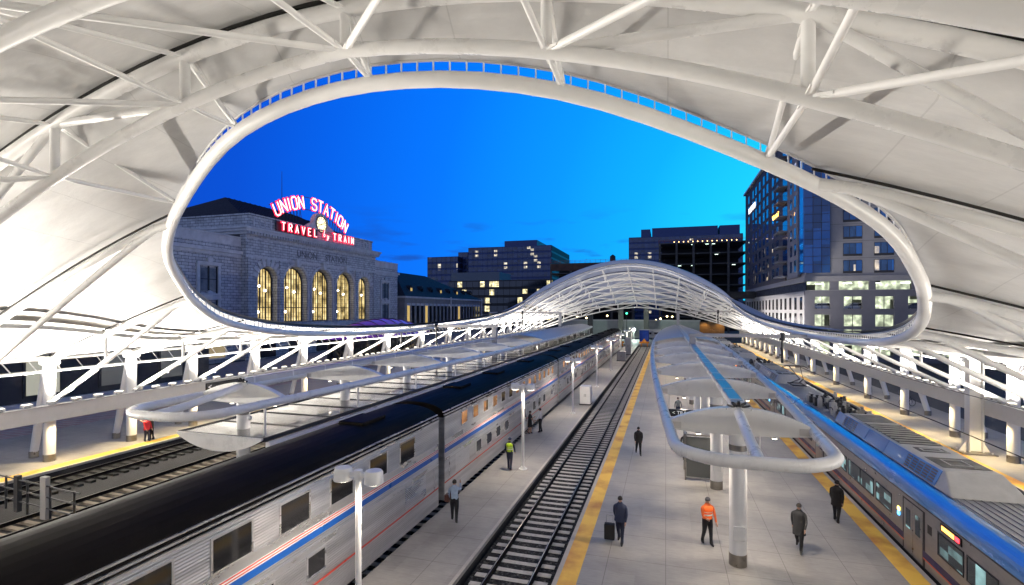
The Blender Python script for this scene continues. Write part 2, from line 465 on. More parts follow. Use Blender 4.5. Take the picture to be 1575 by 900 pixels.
M['emit_soft'] = mat('uplight_lens', (0.9, 0.9, 0.85), 0.4, emit=(1.0, 0.9, 0.7), estr=3.5)
M['glass'] = mat('dark_glass', (0.015, 0.017, 0.02), 0.06, spec=0.8)
M['signblack'] = mat('sign_black', (0.008, 0.008, 0.009), 0.4)
M['signwhite'] = mat('sign_white', (0.8, 0.8, 0.78), 0.5, emit=(1, 1, 1), estr=0.25)

def yellow_mat():
    m = mat('tactile_yellow', (0.62, 0.36, 0.035), 0.6)
    nt = m.node_tree; b = nt.nodes['Principled BSDF']
    tc = N(nt, 'ShaderNodeTexCoord'); nz = N(nt, 'ShaderNodeTexNoise'); nz.inputs['Scale'].default_value = 0.7; nz.inputs['Detail'].default_value = 9
    nt.links.new(tc.outputs['Object'], nz.inputs['Vector'])
    rp = N(nt, 'ShaderNodeValToRGB'); e = rp.color_ramp.elements
    e[0].position = 0.33; e[0].color = (0.62, 0.27, 0.05, 1); e[1].position = 0.55; e[1].color = (0.93, 0.60, 0.09, 1)
    nt.links.new(nz.outputs['Fac'], rp.inputs[0]); nt.links.new(rp.outputs[0], b.inputs['Base Color'])
    v = N(nt, 'ShaderNodeTexVoronoi'); v.inputs['Scale'].default_value = 17; v.inputs['Randomness'].default_value = 0
    nt.links.new(tc.outputs['Object'], v.inputs['Vector'])
    bp = N(nt, 'ShaderNodeBump'); bp.inputs['Strength'].default_value = 0.7; bp.inputs['Distance'].default_value = 0.01; bp.invert = True
    nt.links.new(v.outputs['Distance'], bp.inputs['Height']); nt.links.new(bp.outputs[0], b.inputs['Normal'])
    return m
M['yellow'] = yellow_mat()
def paint(name, c, rough=0.35): return mat(name, c, rough, var=0.06)
M['steel'] = fluted_steel('fluted_stainless_steel', (0.62, 0.62, 0.62), 0.34, 0.075, 0.35)
M['steel_flat'] = mat('plain_stainless_steel', (0.74, 0.74, 0.74), 0.30, 0.75, var=0.22, vscale=1.3, vmap=(1, 0.25, 1))
M['roof_dark'] = mat('train_roof', (0.012, 0.010, 0.009), 0.6, var=0.4, vscale=0.6, vmap=(1, 0.15, 1), spec=0.03)
M['s_red'] = paint('stripe_red', (0.60, 0.06, 0.03))
M['s_white'] = paint('stripe_white', (0.80, 0.80, 0.80))
M['s_blue'] = paint('stripe_blue', (0.01, 0.10, 0.42))
M['s_navy'] = paint('stripe_navy', (0.012, 0.015, 0.10))
M['win_warm'] = lit_glass('coach_window_lit', (0.03, 0.02, 0.015), (1.0, 1.05, 9.0), 0.8, (0.62, 0.27, 0.10), 0.34, seed=3)
M['win_dark'] = mat('coach_window_dark', (0.02, 0.02, 0.022), 0.08, spec=0.7)
M['emu_blue'] = mat('commuter_blue', (0.08, 0.30, 0.76), 0.2, 0.25, var=0.06, vscale=0.8, vmap=(1, 0.2, 1), coat=0.9)
M['emu_side'] = mat('commuter_side_steel', (0.40, 0.385, 0.38), 0.35, 0.75, var=0.22, vscale=2.2, vmap=(1, 0.6, 1.5))
M['emu_roof'] = mat('commuter_roof_steel', (0.42, 0.42, 0.43), 0.4, 0.6, var=0.2, vscale=3)
M['emu_unit'] = mat('roof_unit_white', (0.60, 0.59, 0.57), 0.45, var=0.12, vscale=3)
M['emu_win'] = lit_glass('commuter_window', (0.02, 0.035, 0.04), (0.35, 0.5, 0.25), 0.22, (0.35, 0.62, 0.62), 0.28, rough=0.05)
M['sign_amber'] = mat('amber_display', (0.1, 0.05, 0.01), 0.4, emit=(1.0, 0.45, 0.07), estr=3.0)
M['sign_red'] = mat('red_display', (0.1, 0.01, 0.01), 0.4, emit=(1.0, 0.04, 0.06), estr=2.5)
# ------------------------------------------------------------------ ground, platforms, tracks
def structure(name, mb, material, **kw):
    return tag(mb.build(name, material, **kw), kind='structure')

structure('ground', MB().box(-900, 900, -120, 1500, -1.9, -1.6), M['ground'])

def platform(name, x0, x1, y0, y1, left_edge=True, right_edge=True):
    o = structure(name, MB().box(x0, x1, y0, y1, -0.14, 0.0), M['platform'])
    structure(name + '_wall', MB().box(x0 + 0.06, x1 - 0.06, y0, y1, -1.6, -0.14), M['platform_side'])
    return o
platform('platform', -44.0, -33.0, -20, 150)
platform('platform', -25.0, -13.05, -20, 137)
platform('platform', -9.7, -6.69, -20, 137)
platform('platform', -3.59, 8.5, -20, 137)
platform('platform', 17.0, 23.5, -20, 150)
structure('concourse_pavement', MB().box(-32.9, 16.9, 137.02, 160, -1.6, 0.0), M['platform'])

def strip(x0, x1, y0, y1, m, name='tactile_strip_marking'):
    return structure(name, MB().box(x0, x1, y0, y1, 0.0, 0.006), m)
strip(-3.43, -2.82, -20, 137, M['yellow'])
strip(7.68, 8.32, -20, 137, M['yellow'])
strip(-33.95, -33.2, -20, 150, M['yellow'])
strip(-24.8, -24.15, -20, 137, M['yellow'])
strip(17.15, 17.8, -20, 150, M['yellow'])
for x0, x1 in ((-3.585, -3.435), (-6.82, -6.695), (8.33, 8.495), (17.005, 17.14), (-33.19, -33.005)):
    strip(x0, x1, -20, 137, M['coping'], 'platform_coping')
# thin tone change where the slab was poured in two goes
strip(-9.68, -6.83, 47.25, 47.45, M['grey'], 'drain_cover_marking')
strip(-2.8, 7.66, 47.25, 47.45, M['grey'], 'drain_cover_marking')

def brick_paving():
    m = mat('pink_brick_paving', (0.40, 0.27, 0.25), 0.8)
    nt = m.node_tree; b = nt.nodes['Principled BSDF']
    tc = N(nt, 'ShaderNodeTexCoord')
    br = N(nt, 'ShaderNodeTexBrick'); br.inputs['Scale'].default_value = 1.0
    br.inputs['Brick Width'].default_value = 1.3; br.inputs['Row Height'].default_value = 0.55; br.inputs['Mortar Size'].default_value = 0.05
    br.inputs['Color1'].default_value = (0.50, 0.34, 0.31, 1); br.inputs['Color2'].default_value = (0.38, 0.27, 0.25, 1); br.inputs['Mortar'].default_value = (0.5, 0.46, 0.43, 1)
    nt.links.new(tc.outputs['Object'], br.inputs['Vector']); nt.links.new(br.outputs['Color'], b.inputs['Base Color'])
    return m
structure('plaza_pavement', MB().box(-44.0, -34.2 - 9.8, -20, 150, -1.6, -0.02).box(-70.9, -44.01, -30, 240, -1.6, -0.03), brick_paving())
structure('road', MB().box(23.51, 60, -60, 104, -1.6, -0.12), M['ground'])

bed = MB()
for x0, x1 in ((-13.05, -9.7), (-6.69, -3.59)):
    bed.box(x0 + 0.05, x1 - 0.05, -20, 137, -1.55, -0.405)
tag(bed.build('ballast_gravel', M['ballast']), 'dark crushed stone ballast between the rails and platforms', 'gravel', kind='stuff')
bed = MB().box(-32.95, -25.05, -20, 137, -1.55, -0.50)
tag(bed.build('ballast_gravel', M['ballast_dark']), 'shade-darkened ballast under the two dark left tracks', 'gravel', kind='stuff')
bed = MB().box(8.45, 17.0, -20, 137, -1.58, -1.42)
tag(bed.build('ballast_gravel', M['ballast']), 'dark crushed stone ballast in the trench of the blue train', 'gravel', kind='stuff')

def tie_mesh(x, y, w=0.115, mb=None, dip=0.022):
    mb = mb or MB()
    prof = []
    for i in range(11):
        t = -1 + 2 * i / 10
        h = -0.375 - dip * max(0.0, 1 - (abs(t) / 0.62) ** 2)
        prof.append((t * 1.3, h))
    rows = []
    for t, h in prof:
        rows.append([(x + t, y - w - 0.02, -0.58), (x + t, y - w, h), (x + t, y + w, h), (x + t, y + w + 0.02, -0.58)])
    mb.grid(rows, smooth=False)
    mb.add(rows[0], [(0, 1, 2, 3)]); mb.add(rows[-1], [(3, 2, 1, 0)])
    return mb

def rail_mb(x, y0, y1, z):
    mb = MB()
    poly = [(-0.07, -0.17), (0.07, -0.17), (0.07, -0.15), (0.012, -0.13), (0.012, -0.045), (0.036, -0.035), (0.036, -0.004), (-0.036, -0.004), (-0.036, -0.035), (-0.012, -0.045), (-0.012, -0.13), (-0.07, -0.15)]
    mb.prism([(x + a, z + b) for a, b in poly], 'y', y0, y1)
    return mb

def track(xc, y0, y1, label, first=0.0, n_parts=0, zrail=-0.20, ties=True, tm_=None):
    tm_ = tm_ or M['tie']
    t = empty('railway_track', (xc, y0, zrail))
    tag(t, label, 'railway track', 'tracks between the platforms')
    off = Matrix.Translation((-xc, -y0, -zrail))
    def fin(o):
        o.data.transform(off); return o
    for s in (-1, 1):
        r = fin(rail_mb(xc + s * 0.753, y0, y1, zrail).build('rail', M['rail'], t))
        fin(MB().box(xc + s * 0.753 - 0.017, xc + s * 0.753 + 0.017, y0, y1, zrail - 0.003, zrail).build('rail_head', M['railhead'], r))
    dz = zrail + 0.20
    rest = MB(); k = 0
    y = first
    tm = None
    while ties and y < y1 - 0.3:
        if k < n_parts:
            if tm is None:
                base = tie_mesh(0, 0).build('tie', tm_, t)
                o = base; tm = base.data
            else:
                o = bpy.data.objects.new('tie', tm); COL.objects.link(o); o.parent = t
            o.location = (0, y - y0 + random.uniform(-0.012, 0.012), dz - zrail + random.uniform(-0.006, 0.002))
        else:
            tie_mesh(xc, y, mb=rest)
        y += 0.61; k += 1
    if rest.v:
        o = rest.build('ties', tm_, t); fin(o); o['kind'] = 'stuff'
    return t
track(-5.17, -20, 134, 'empty railway track with pale ties in the middle of the station', 9.2, 100)
track(-11.3, -20, 134, 'railway track under the silver double-deck train', 10.0, 0)
track(-26.6, -20, 134, 'empty dark track left of the silver train, along the glazed canopy', 12.0, 60, tm_=M['shaded_tie'])
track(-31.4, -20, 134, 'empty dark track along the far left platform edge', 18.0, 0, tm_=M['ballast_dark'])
track(10.2, -20, 134, 'railway track in the trench under the blue train', zrail=-1.22, ties=False)
track(15.4, -20, 134, 'railway track between the blue train and right platform', zrail=-1.22, ties=False)

# ------------------------------------------------------------------ train hall canopy (one thing)
X0, DC = -7.75, 27.4
RIM = [(0, 12.4, 15.2), (5.1, 13.06, 14.65), (10.3, 15.4, 13.06), (13.8, 17.75, 11.6), (15.7, 20.1, 10.25), (16.7, 22.0, 9.2), (17.5, 24.6, 8.25), (18.4, 29, 7.55), (19.2, 34.5, 7.1), (19.7, 39.5, 6.86), (20.0, 45, 6.72),
       (20.15, 54, 6.65), (20.2, 65, 6.85), (20.1, 77, 7.3), (19.9, 88, 8.1), (19.2, 95.5, 9.4), (18.1, 100, 10.9), (15, 104.5, 13.1), (9.2, 108.3, 16.2), (4.5, 109.8, 17.7), (0, 110.3, 18.2)]

def catmull(P, n):
    """smooth open polyline whose first and last points lie on the axis of symmetry"""
    m1 = (-P[1][0], P[1][1], P[1][2]); m2 = (-P[-2][0], P[-2][1], P[-2][2])
    Q = [m1] + list(P) + [m2]
    out = []
    for i in range(1, len(Q) - 2):
        p0, p1, p2, p3 = (Vector(q) for q in Q[i - 1:i + 3])
        for k in range(n):
            t = k / n
            out.append(0.5 * ((2 * p1) + (p2 - p0) * t + (2 * p0 - 5 * p1 + 4 * p2 - p3) * t * t + (3 * p1 - p0 - 3 * p2 + p3) * t ** 3))
    out.append(Vector(P[-1]))
    return out
RS = catmull(RIM, 5)
EDGE = 0.52                      # the fabric edge stands this far above the rim tube

def lerp_tab(tab, x):
    if x <= tab[0][0]: return tab[0][1]
    for (a, b), (c, d) in zip(tab, tab[1:]):
        if x <= c: return b + (d - b) * (x - a) / (c - a)
    return tab[-1][1]
ZE = 6.4
def cosd(d): return math.cos(PI / 2 * d / DC)
A_TAB = [(-14, 10.2), (-8.4, 11.2), (-3.5, 12.2), (1.4, 14.2), (6.3, 15.85), (9, 16.6), (11.2, 17.0)]
A_TAB += [(p.y, ZE + (p.z + EDGE - ZE) / cosd(p.x)) for p in RS]
A_TAB += [(116, 17.6), (121.5, 16.5), (127.5, 15.2), (134, 13.8), (141, 12.4), (148, 11.2), (156, 10.2)]
D_TAB = [(-14, 0), (12.39, 0)] + [(p.y, p.x) for p in RS] + [(110.31, 0), (156, 0)]
RIMZ = [(p.y, p.z) for p in RS]
def zf(Y, d): return ZE + (lerp_tab(A_TAB, Y) - ZE) * cosd(d)
def rim_by_d(d, near=True):
    pts = RS if near else list(reversed(RS))
    for a, b in zip(pts, pts[1:]):
        if a.x <= d <= b.x:
            t = (d - a.x) / max(1e-6, b.x - a.x)
            return a.lerp(b, t)
    return pts[0]

hall = empty('train_hall_canopy', (X0, 60, 0))
tag(hall, 'sweeping white fabric train hall canopy with an open oval oculus', 'canopy')
hall_off = Matrix.Translation((-X0, -60, 0))
def hpart(mb, name, m, parent=None, **kw):
    o = mb.build(name, m, parent or hall, **kw)
    o.data.transform(hall_off)
    return o

ys = [-14, -11, -8.4, -6, -3.5, -1, 1.4, 4, 6.3, 7.8, 9.2, 10.4, 11.2, 11.9] + [p.y for p in RS] + [112, 114, 116, 119, 121.5, 124.5, 127.5, 131, 134, 137.5, 141, 144.5, 148, 152]
NT = 26
fab = MB(); fabfar = MB()
for s in (-1, 1):
    rows = []
    for Y in ys:
        d0 = lerp_tab(D_TAB, Y)
        row = []
        for k in range(NT + 1):
            d = 28.3 + (d0 - 28.3) * k / NT
            row.append((X0 + s * d, Y, zf(Y, d)))
        rows.append(row)
    cut = next(i for i, Y in enumerate(ys) if Y > 99)
    fab.grid(rows[:cut + 1]); fabfar.grid(rows[cut:])
fo = hpart(fab, 'fabric_roof', M['fabric'], merge=True)
hpart(fabfar, 'film_roof', M['film'], merge=True)
# upper skin of the roof, a little above the lining
fab2 = MB()
for s in (-1, 1):
    rows = []
    for Y in [y for y in ys if y < 100]:
        d0 = lerp_tab(D_TAB, Y)
        rows.append([(X0 + s * (28.3 + (d0 - 28.3) * k / NT), Y, zf(Y, 28.3 + (d0 - 28.3) * k / NT) + 0.22) for k in range(NT + 1)])
    fab2.grid(rows)
hpart(fab2, 'outer_roof_skin', M['fabric'], merge=True)

rim_pts = [Vector((X0 + p.x, p.y, p.z)) for p in RS] + [Vector((X0 - p.x, p.y, p.z)) for p in reversed(RS[1:-1])]
rim = hpart(MB().tube(rim_pts, 0.215, 14, closed=True), 'rim_tube', M['whitebright'])
edge_pts = [p + Vector((0, 0, EDGE - 0.01)) for p in rim_pts]
hpart(MB().tube(edge_pts, 0.045, 8, closed=True), 'fabric_edge_tube', M['lightgrey'], rim)
hpart(MB().tube([p + Vector((0, 0, EDGE + 0.045)) for p in rim_pts], 0.02, 6, closed=True), 'edge_seam', M['gap'], rim)
# rounded flashing hood over the far half of the rim: faces the sky, so it takes its colour from it
hood = []
for p in edge_pts:
    if p.y < 97: continue
    f = min(1.0, (p.y - 97) / 9); n_ = Vector((p.x - X0, (p.y - 84) * 1.2, 0)).normalized()
    hood.append([p + n_ * (0.10 + 1.5 * f * t) + Vector((0, 0, 0.05 + 0.95 * f * math.sin(PI / 2 * t))) for t in (0, 0.15, 0.35, 0.6, 0.8, 1.0)] + [p + n_ * (0.15 + 1.8 * f) + Vector((0, 0, -0.25))])
hpart(MB().grid(hood), 'flashing_hood', M['whitebright'], rim)
# clamp posts between rim and fabric edge
posts = MB(); acc = 0
for i in range(len(rim_pts)):
    a, b = rim_pts[i], rim_pts[(i + 1) % len(rim_pts)]
    L = (b - a).length; t = 0.46 - acc
    while t < L:
        p = a.lerp(b, t / L)
        posts.bar(p + Vector((0, 0, 0.15)), p + Vector((0, 0, EDGE)), 0.05, 0.03)
        t += 0.46
    acc = (acc + L) % 0.46
hpart(posts, 'clamp_posts', M['whitebright'], rim)

YC = [-8.4, -3.5, 1.4, 6.3, 11.2, 16.2, 21.4, 26.3, 31.1, 37.5, 43.9, 51.9, 60.3, 70.3, 80.5, 89.5, 97.5, 104.5, 110.5, 116, 121.5, 127.5, 134, 141, 148]
FULL = [y for y in YC if y < 12 or y > 111]
def zU(Y, d): return zf(Y, d) - 0.42
def zL(Y, d):
    dr = lerp_tab(D_TAB, Y)
    if dr > 0.5:
        t = max(0.0, (d - dr - 1.2) / (DC - dr - 1.2))
        return zU(Y, d) - 2.6 * t ** 0.85
    return zU(Y, d) - (1.05 + 1.55 * d / DC)

NODES = [0, 5.2, 10.4, 15.6, 20.8]
for Y in FULL:
    near = Y < 60
    r1, r2 = (0.20, 0.17) if near else (0.19, 0.17)
    up = MB().tube([(X0 + DC * t / 24, Y, zU(Y, abs(DC * t / 24))) for t in range(-24, 25)], r1, 12)
    arch = hpart(up, 'arch_truss', M['white'])
    arch_l = hpart(MB().tube([(X0 + DC * t / 24, Y, zL(Y, abs(DC * t / 24))) for t in range(-24, 25)], r2, 12), 'lower_chord', M['white'], arch)
    hpart(MB().tube([(X0 + DC * t / 24, Y, zU(Y, abs(DC * t / 24)) + 0.31) for t in range(-24, 25)], 0.06, 6), 'seam_or_shade', M['gap'], arch)  # dark tube stands in for the shade between chord and fabric
    nodes = [-n for n in reversed(NODES[1:])] + NODES
    for n in nodes:
        a = abs(n)
        hpart(MB().tube([(X0 + n, Y, zL(Y, a)), (X0 + n, Y, zU(Y, a))], 0.13 if near else 0.12, 10), 'post', M['white'], arch)
    dg = []
    for s in (-1, 1):
        dg += [((s * 5.2, 'L'), (s * 10.4, 'U')), ((s * 10.4, 'U'), (s * 15.6, 'L')), ((s * 15.6, 'L'), (s * 20.8, 'U'))]
    if not near:
        dg += [((5.2, 'L'), (0, 'U')), ((-5.2, 'L'), (0, 'U'))]
    for (a, ka), (b, kb) in dg:
        za = zU(Y, abs(a)) if ka == 'U' else zL(Y, abs(a)); zb = zU(Y, abs(b)) if kb == 'U' else zL(Y, abs(b))
        hpart(MB().tube([(X0 + a, Y, za), (X0 + b, Y, zb)], 0.12 if near else 0.11, 10), 'diagonal', M['white'], arch)
    # tie rods to the neighbouring arch on the outer side, and from the innermost arch to the rim
    i = YC.index(Y)
    step = -1 if near else 1
    def rods(tgt, rr):
        for n in nodes:
            if abs(n) > 16: continue
            q = tgt(n)
            if q is None: continue
            for z0 in (zU(Y, abs(n)), zL(Y, abs(n))):
                p = Vector((X0 + n, Y, z0)); q = Vector(q); dv = (q - p).normalized()
                mb = MB().tube([p + dv * 0.25, p + dv * 0.6, q - dv * 0.6, q - dv * 0.25], rr, 8, radii=[rr * 0.55, rr, rr, rr * 0.55])
                # forked pin plates at both ends
                for c, sgn in ((p, 1), (q, -1)):
                    mb.bar(c + sgn * dv * 0.12, c + sgn * dv * 0.52, rr * 2.3, rr * 0.7)
                hpart(mb, 'tie_rod', M['whitebright'], arch)
    rad = 0.075 if near else 0.075
    if 0 <= i + step < len(YC):
        Y2 = YC[i + step]
        rods(lambda n: (X0 + n, Y2, zU(Y2, abs(n)) - 0.1), rad)
        if near:
            for n in nodes:
                for m in (n - 5.2, n + 5.2):
                    if abs(n) > 11 or abs(m) > 16 or abs(m) < abs(n) - 0.1: continue
                    p = Vector((X0 + n, Y, zL(Y, abs(n)))); q = Vector((X0 + m, Y2, zU(Y2, abs(m)) - 0.1)); dv = (q - p).normalized()
                    mb = MB().tube([p + dv * 0.25, p + dv * 0.6, q - dv * 0.6, q - dv * 0.25], 0.085, 8, radii=[0.05, 0.085, 0.085, 0.05])
                    mb.bar(p + dv * 0.12, p + dv * 0.52, 0.19, 0.06).bar(q - dv * 0.52, q - dv * 0.12, 0.19, 0.06)
                    hpart(mb, 'strut', M['whitebright'], arch)
    if Y == 11.2:
        def tgt(n):
            if abs(n) > 11: return None
            p = rim_by_d(abs(n)); return (X0 + math.copysign(p.x, n), p.y, p.z + 0.1)
        rods(tgt, rad)
    if Y == 116:
        def tgt(n):
            if abs(n) > 16: return None
            p = rim_by_d(abs(n), False); return (X0 + math.copysign(p.x, n), p.y, p.z + 0.1)
        rods(tgt, rad)

# half ribs from the columns up to the rim, along the oculus
for Y in YC:
    dr = lerp_tab(D_TAB, Y)
    if dr < 0.5: continue
    for s in (-1, 1):
        pts = [dr + (DC - dr) * k / 16 for k in range(17)]
        uz = lambda d: zU(Y, d) if d > dr + 0.6 else lerp_tab(RIMZ, Y) + (zU(Y, dr + 0.6) - lerp_tab(RIMZ, Y)) * (d - dr) / 0.6
        rib = hpart(MB().tube([(X0 + s * d, Y, uz(d)) for d in pts], 0.17, 12), 'rib', M['white'])
        hpart(MB().tube([(X0 + s * d, Y, zL(Y, d) if d > dr + 1.3 else uz(d) - 0.05) for d in pts], 0.14, 12), 'lower_chord', M['white'], rib)
        hpart(MB().tube([(X0 + s * d, Y, zU(Y, d) + 0.30) for d in pts], 0.045, 6), 'seam_or_shade', M['gap'], rib)  # shade line above the rib, drawn as a dark tube
        for d in (DC - 4.6,):
            if d > dr + 1.6:
                hpart(MB().tube([(X0 + s * d, Y, zL(Y, d)), (X0 + s * d, Y, zU(Y, d))], 0.08, 8), 'post', M['white'], rib)

# longitudinal gutter tube and panel under the fabric, and eave trusses
for s in (-1, 1):
    gd = DC - 4.5
    rows_t = [(X0 + s * gd, Y, zf(Y, gd) - 0.33) for Y in ys]
    g = hpart(MB().tube(rows_t, 0.13, 8), 'gutter_tube', M['lightgrey'])
    gp = MB(); gp.grid([[(X0 + s * (gd - 0.1), Y, zf(Y, gd - 0.1) - 0.10), (X0 + s * (gd - 1.1), Y, zf(Y, gd - 1.1) - 0.10)] for Y in ys])
    hpart(gp, 'gutter_panel', M['gutter'], g)
    for z, d, r in ((6.05, DC + 0.35, 0.10), (5.35, DC + 0.1, 0.085)):
        hpart(MB().tube([(X0 + s * d, -14, z), (X0 + s * d, 152, z)], r, 8), 'eave_tube', M['whitebright'])
    ev = MB()
    y = -12.0
    while y < 150:
        ev.bar((X0 + s * (DC + 0.35), y, 6.05), (X0 + s * (DC + 0.1), y + 0.35, 5.35), 0.14, 0.05)
        y += 1.25
    hpart(ev, 'eave_lattice', M['whitebright'])
    bd = DC - 0.55
    bm_ = MB().box(X0 + s * (bd - 0.14), X0 + s * (bd + 0.14), -14, 150, 2.47, 3.36)
    bm_.box(X0 + s * (bd - 0.2), X0 + s * (bd + 0.2), -14, 150, 3.363, 3.42)
    hpart(bm_, 'side_beam', M['lightgrey'], bevel=0.015)
    for Y in YC:
        c = hpart(MB().cyl(X0 + s * DC, Y, 0.42, 6.0, 0.30, 0.30, 20), 'column', M['whitebright'])
        hpart(MB().cyl(X0 + s * DC, Y, 0, 0.42, 0.315, 0.315, 20), 'column_collar', M['steelcollar'], c)
        hpart(MB().box(X0 + s * DC - 0.3, X0 + s * DC + 0.3, Y - 0.42, Y + 0.42, 5.75, 6.25), 'column_head', M['whitebright'], c, bevel=0.04)
        lg = MB().tube([(X0 + s * (DC + 1.75), Y + 0.25, 0.35), (X0 + s * (DC + 0.9), Y + 0.12, 3.2), (X0 + s * (DC + 0.2), Y, 5.8)], 0.21, 14, radii=[0.21, 0.24, 0.2])
        l = hpart(lg, 'raking_column', M['whitebright'])
        hpart(MB().cyl(X0 + s * (DC + 1.78), Y + 0.25, 0, 0.4, 0.25, 0.25, 16), 'column_collar', M['steelcollar'], l)

# ------------------------------------------------------------------ uplights on the side beams, downlights under them
def make_uplight():
    t = empty('uplight')
    MB().box(-0.16, 0.16, -0.24, 0.24, 0.05, 0.20).build('housing', M['lightgrey'], t, bevel=0.02)
    MB().box(-0.05, 0.05, -0.18, 0.18, 0.0, 0.05).build('bracket', M['grey'], t)
    MB().box(-0.12, 0.12, -0.20, 0.20, 0.204, 0.215).build('lens', M['emit_soft'], t)
    return t
up0 = make_uplight(); first = True
UPY = []
y = -9.5
while y < 148:
    UPY.append(y); y += 1.28 if y < 62 else 2.4
for s in (-1, 1):
    for y in UPY:
        o = up0 if first else dup(up0)
        first = False
        x = X0 + s * (DC - 0.55)
        o.location = (x, y, 3.42)
        side = 'left-hand' if s < 0 else 'right-hand'
        tag(o, 'white box uplight in the row along the top of the %s beam' % ('station-side' if s < 0 else 'street-side'), 'uplight', 'uplights along the %s beam' % ('station-side' if s < 0 else 'street-side'))
        pw = K_UP * (3.0 if y < 62 else 1.3)
        if y > 62 or UPY.index(y) % 3 == 0: lamp('SPOT', (0, 0, 0.30), pw, WARM, o, size=0.10, angle=150, blend=0.9).rotation_euler = (0, math.radians(180 - s * 30), 0)
for s in (-1, 1):
    for Y in YC:
        lamp('SPOT', (X0 + s * (DC - 0.95), Y, 2.5), K_COL, POOL, hall, (X0 + s * (DC - 0.9), Y, 0), size=0.06, angle=125, blend=0.8)
for o in bpy.data.objects:
    if o.type == 'LIGHT' and o.parent is hall:
        o.location = (o.location.x - X0, o.location.y - 60, o.location.z)
# ------------------------------------------------------------------ platform canopies
def platform_canopy(name, label, xc, cy0, step, nfin, deck=None, colsq=False, hh=None, y_end=126, y_start=15.2, solid_from=66):
    root = empty(name, (xc, cy0, 0))
    tag(root, label, 'platform canopy', 'platform canopies')
    off = Matrix.Translation((-xc, -cy0, 0))
    def part(mb, nm, m, parent=None, **kw):
        o = mb.build(nm, m, parent or root, **kw); o.data.transform(off); return o
    H = lambda Y: 3.9 - 0.0006 * (Y - 70) ** 2
    def half(Y):
        h = H(Y); r = 1.5
        if Y < y_start + r: return h - r + math.sqrt(max(0, r * r - (y_start + r - Y) ** 2))
        if Y > y_end - r: return h - r + math.sqrt(max(0, r * r - (Y - y_end + r) ** 2))
        return h
    ysr = [y_start, y_start + 0.05, y_start + 0.2, y_start + 0.45, y_start + 0.8, y_start + 1.2, y_start + 1.8] + [y_start + 3 + 3.0 * k for k in range(int((y_end - y_start - 6) / 3.0))] + [y_end - 1.5, y_end - 0.8, y_end - 0.3, y_end - 0.05, y_end]
    z = 4.85
    ring = [(xc + half(Y), Y, z) for Y in ysr] + [(xc - half(Y), Y, z) for Y in reversed(ysr)]
    part(MB().tube(ring, 0.185, 14, closed=True), 'ring_tube', M['white'])
    # fins, columns and lamps under them
    for k in range(nfin):
        Y = cy0 + step * k
        h = half(Y) - 0.05
        n = 14
        top = [(xc + h * (-1 + 2 * i / n), 4.98 + 0.58 * (1 - (-1 + 2 * i / n) ** 2)) for i in range(n + 1)]
        bot = [(xc + h * (1 - 2 * i / n), 4.68 - 0.10 * (1 - (1 - 2 * i / n) ** 2)) for i in range(n + 1)]
        f = part(MB().prism(top + bot, 'y', Y - 0.16, Y + 0.16), 'crossbeam', M['white'], bevel=0.02)
        for s in (-1, 1):
            part(MB().box(xc + s * (h - 0.42), xc + s * (h - 0.08), Y - 0.185, Y - 0.163, 4.72, 4.95), 'end_plate', M['lightgrey'], f)
        c = part(MB().cyl(xc, Y, 0.42, 4.62, 0.29, 0.29, 22), 'column', M['whitebright'])
        part(MB().cyl(xc, Y, 0.0, 0.42, 0.305, 0.305, 22), 'column_collar', M['steelcollar'], c)
        part(MB().cyl(xc, Y, 4.05, 4.25, 0.30, 0.30, 22), 'column_band', M['steelcollar'], c)
        part(MB().box(xc - 0.19, xc + 0.19, Y - 0.33, Y - 0.288, 0.95, 1.45), 'access_panel', M['white'], c, bevel=0.01)
        for s in (-1, 1):
            lx = xc + s * h * 0.55
            part(MB().cyl(lx, Y + 0.6, 4.40, 4.56, 0.10, 0.10, 12).cyl(lx, Y + 0.6, 4.56, 4.9, 0.02, 0.02, 6), 'downlight', M['grey'], f)
            part(MB().cyl(lx, Y + 0.6, 4.385, 4.397, 0.085, 0.085, 12), 'downlight_lens', M['emit_lamp'], f)
            lamp('SPOT', (lx - xc, Y + 0.6 - cy0, 4.33), K_FIN * (0.75 if k == 0 else 1.0) * (0.35 if deck else 1.0), NEUT, root, size=0.12, angle=150, blend=0.7)
    # spine beam with its bright glazed top
    ye = cy0 + step * (nfin - 1)
    sp_ = part(MB().box(xc - 0.23, xc + 0.23, cy0 - 0.1, ye, 5.50, 5.74), 'spine_beam', M['lightgrey'], bevel=0.02)
    part(MB().box(xc - 0.19, xc + 0.19, cy0 + 0.3, ye - 0.1, 5.743, 5.76), 'spine_cover', mat('spine_cover_sheet', (0.30, 0.36, 0.46), 0.3, 0.8), sp_)
    cl = MB()
    for k in range(nfin):
        for j in range(3):
            yy = cy0 + step * k + 0.4 + j * step / 3
            if yy < ye: cl.box(xc - 0.26, xc + 0.26, yy, yy + 0.07, 5.48, 5.775)
    part(cl, 'spine_clamp', M['white'], sp_)
    part(MB().tube([(xc, cy0, 5.42), (xc, y_start + 1.6, 5.0), (xc, y_start + 0.1, 4.87)], 0.165, 12), 'front_strut', M['white'])
    # cast node where the strut meets the first crossbeam
    nd = MB()
    for a in range(7):
        an = PI * a / 6
        nd.bar((xc, cy0, 5.52), (xc + 0.42 * math.cos(an), cy0 - 0.12 - 0.1 * math.sin(an), 5.50 + 0.28 * math.sin(an)), 0.09, 0.07)
    part(nd, 'cast_node', M['dark'])
    part(MB().tube([(xc + 0.65, cy0 - 0.3, 4.7), (xc + 0.65, cy0 - 0.3, 4.05)], 0.03, 8).lathe(xc + 0.65, cy0 - 0.3, [(0.03, 4.06), (0.10, 4.03), (0.10, 3.92), (0.04, 3.86)], 12), 'camera_pendant', M['whitebright'])
    # closed roof skin over the far part
    rows = []
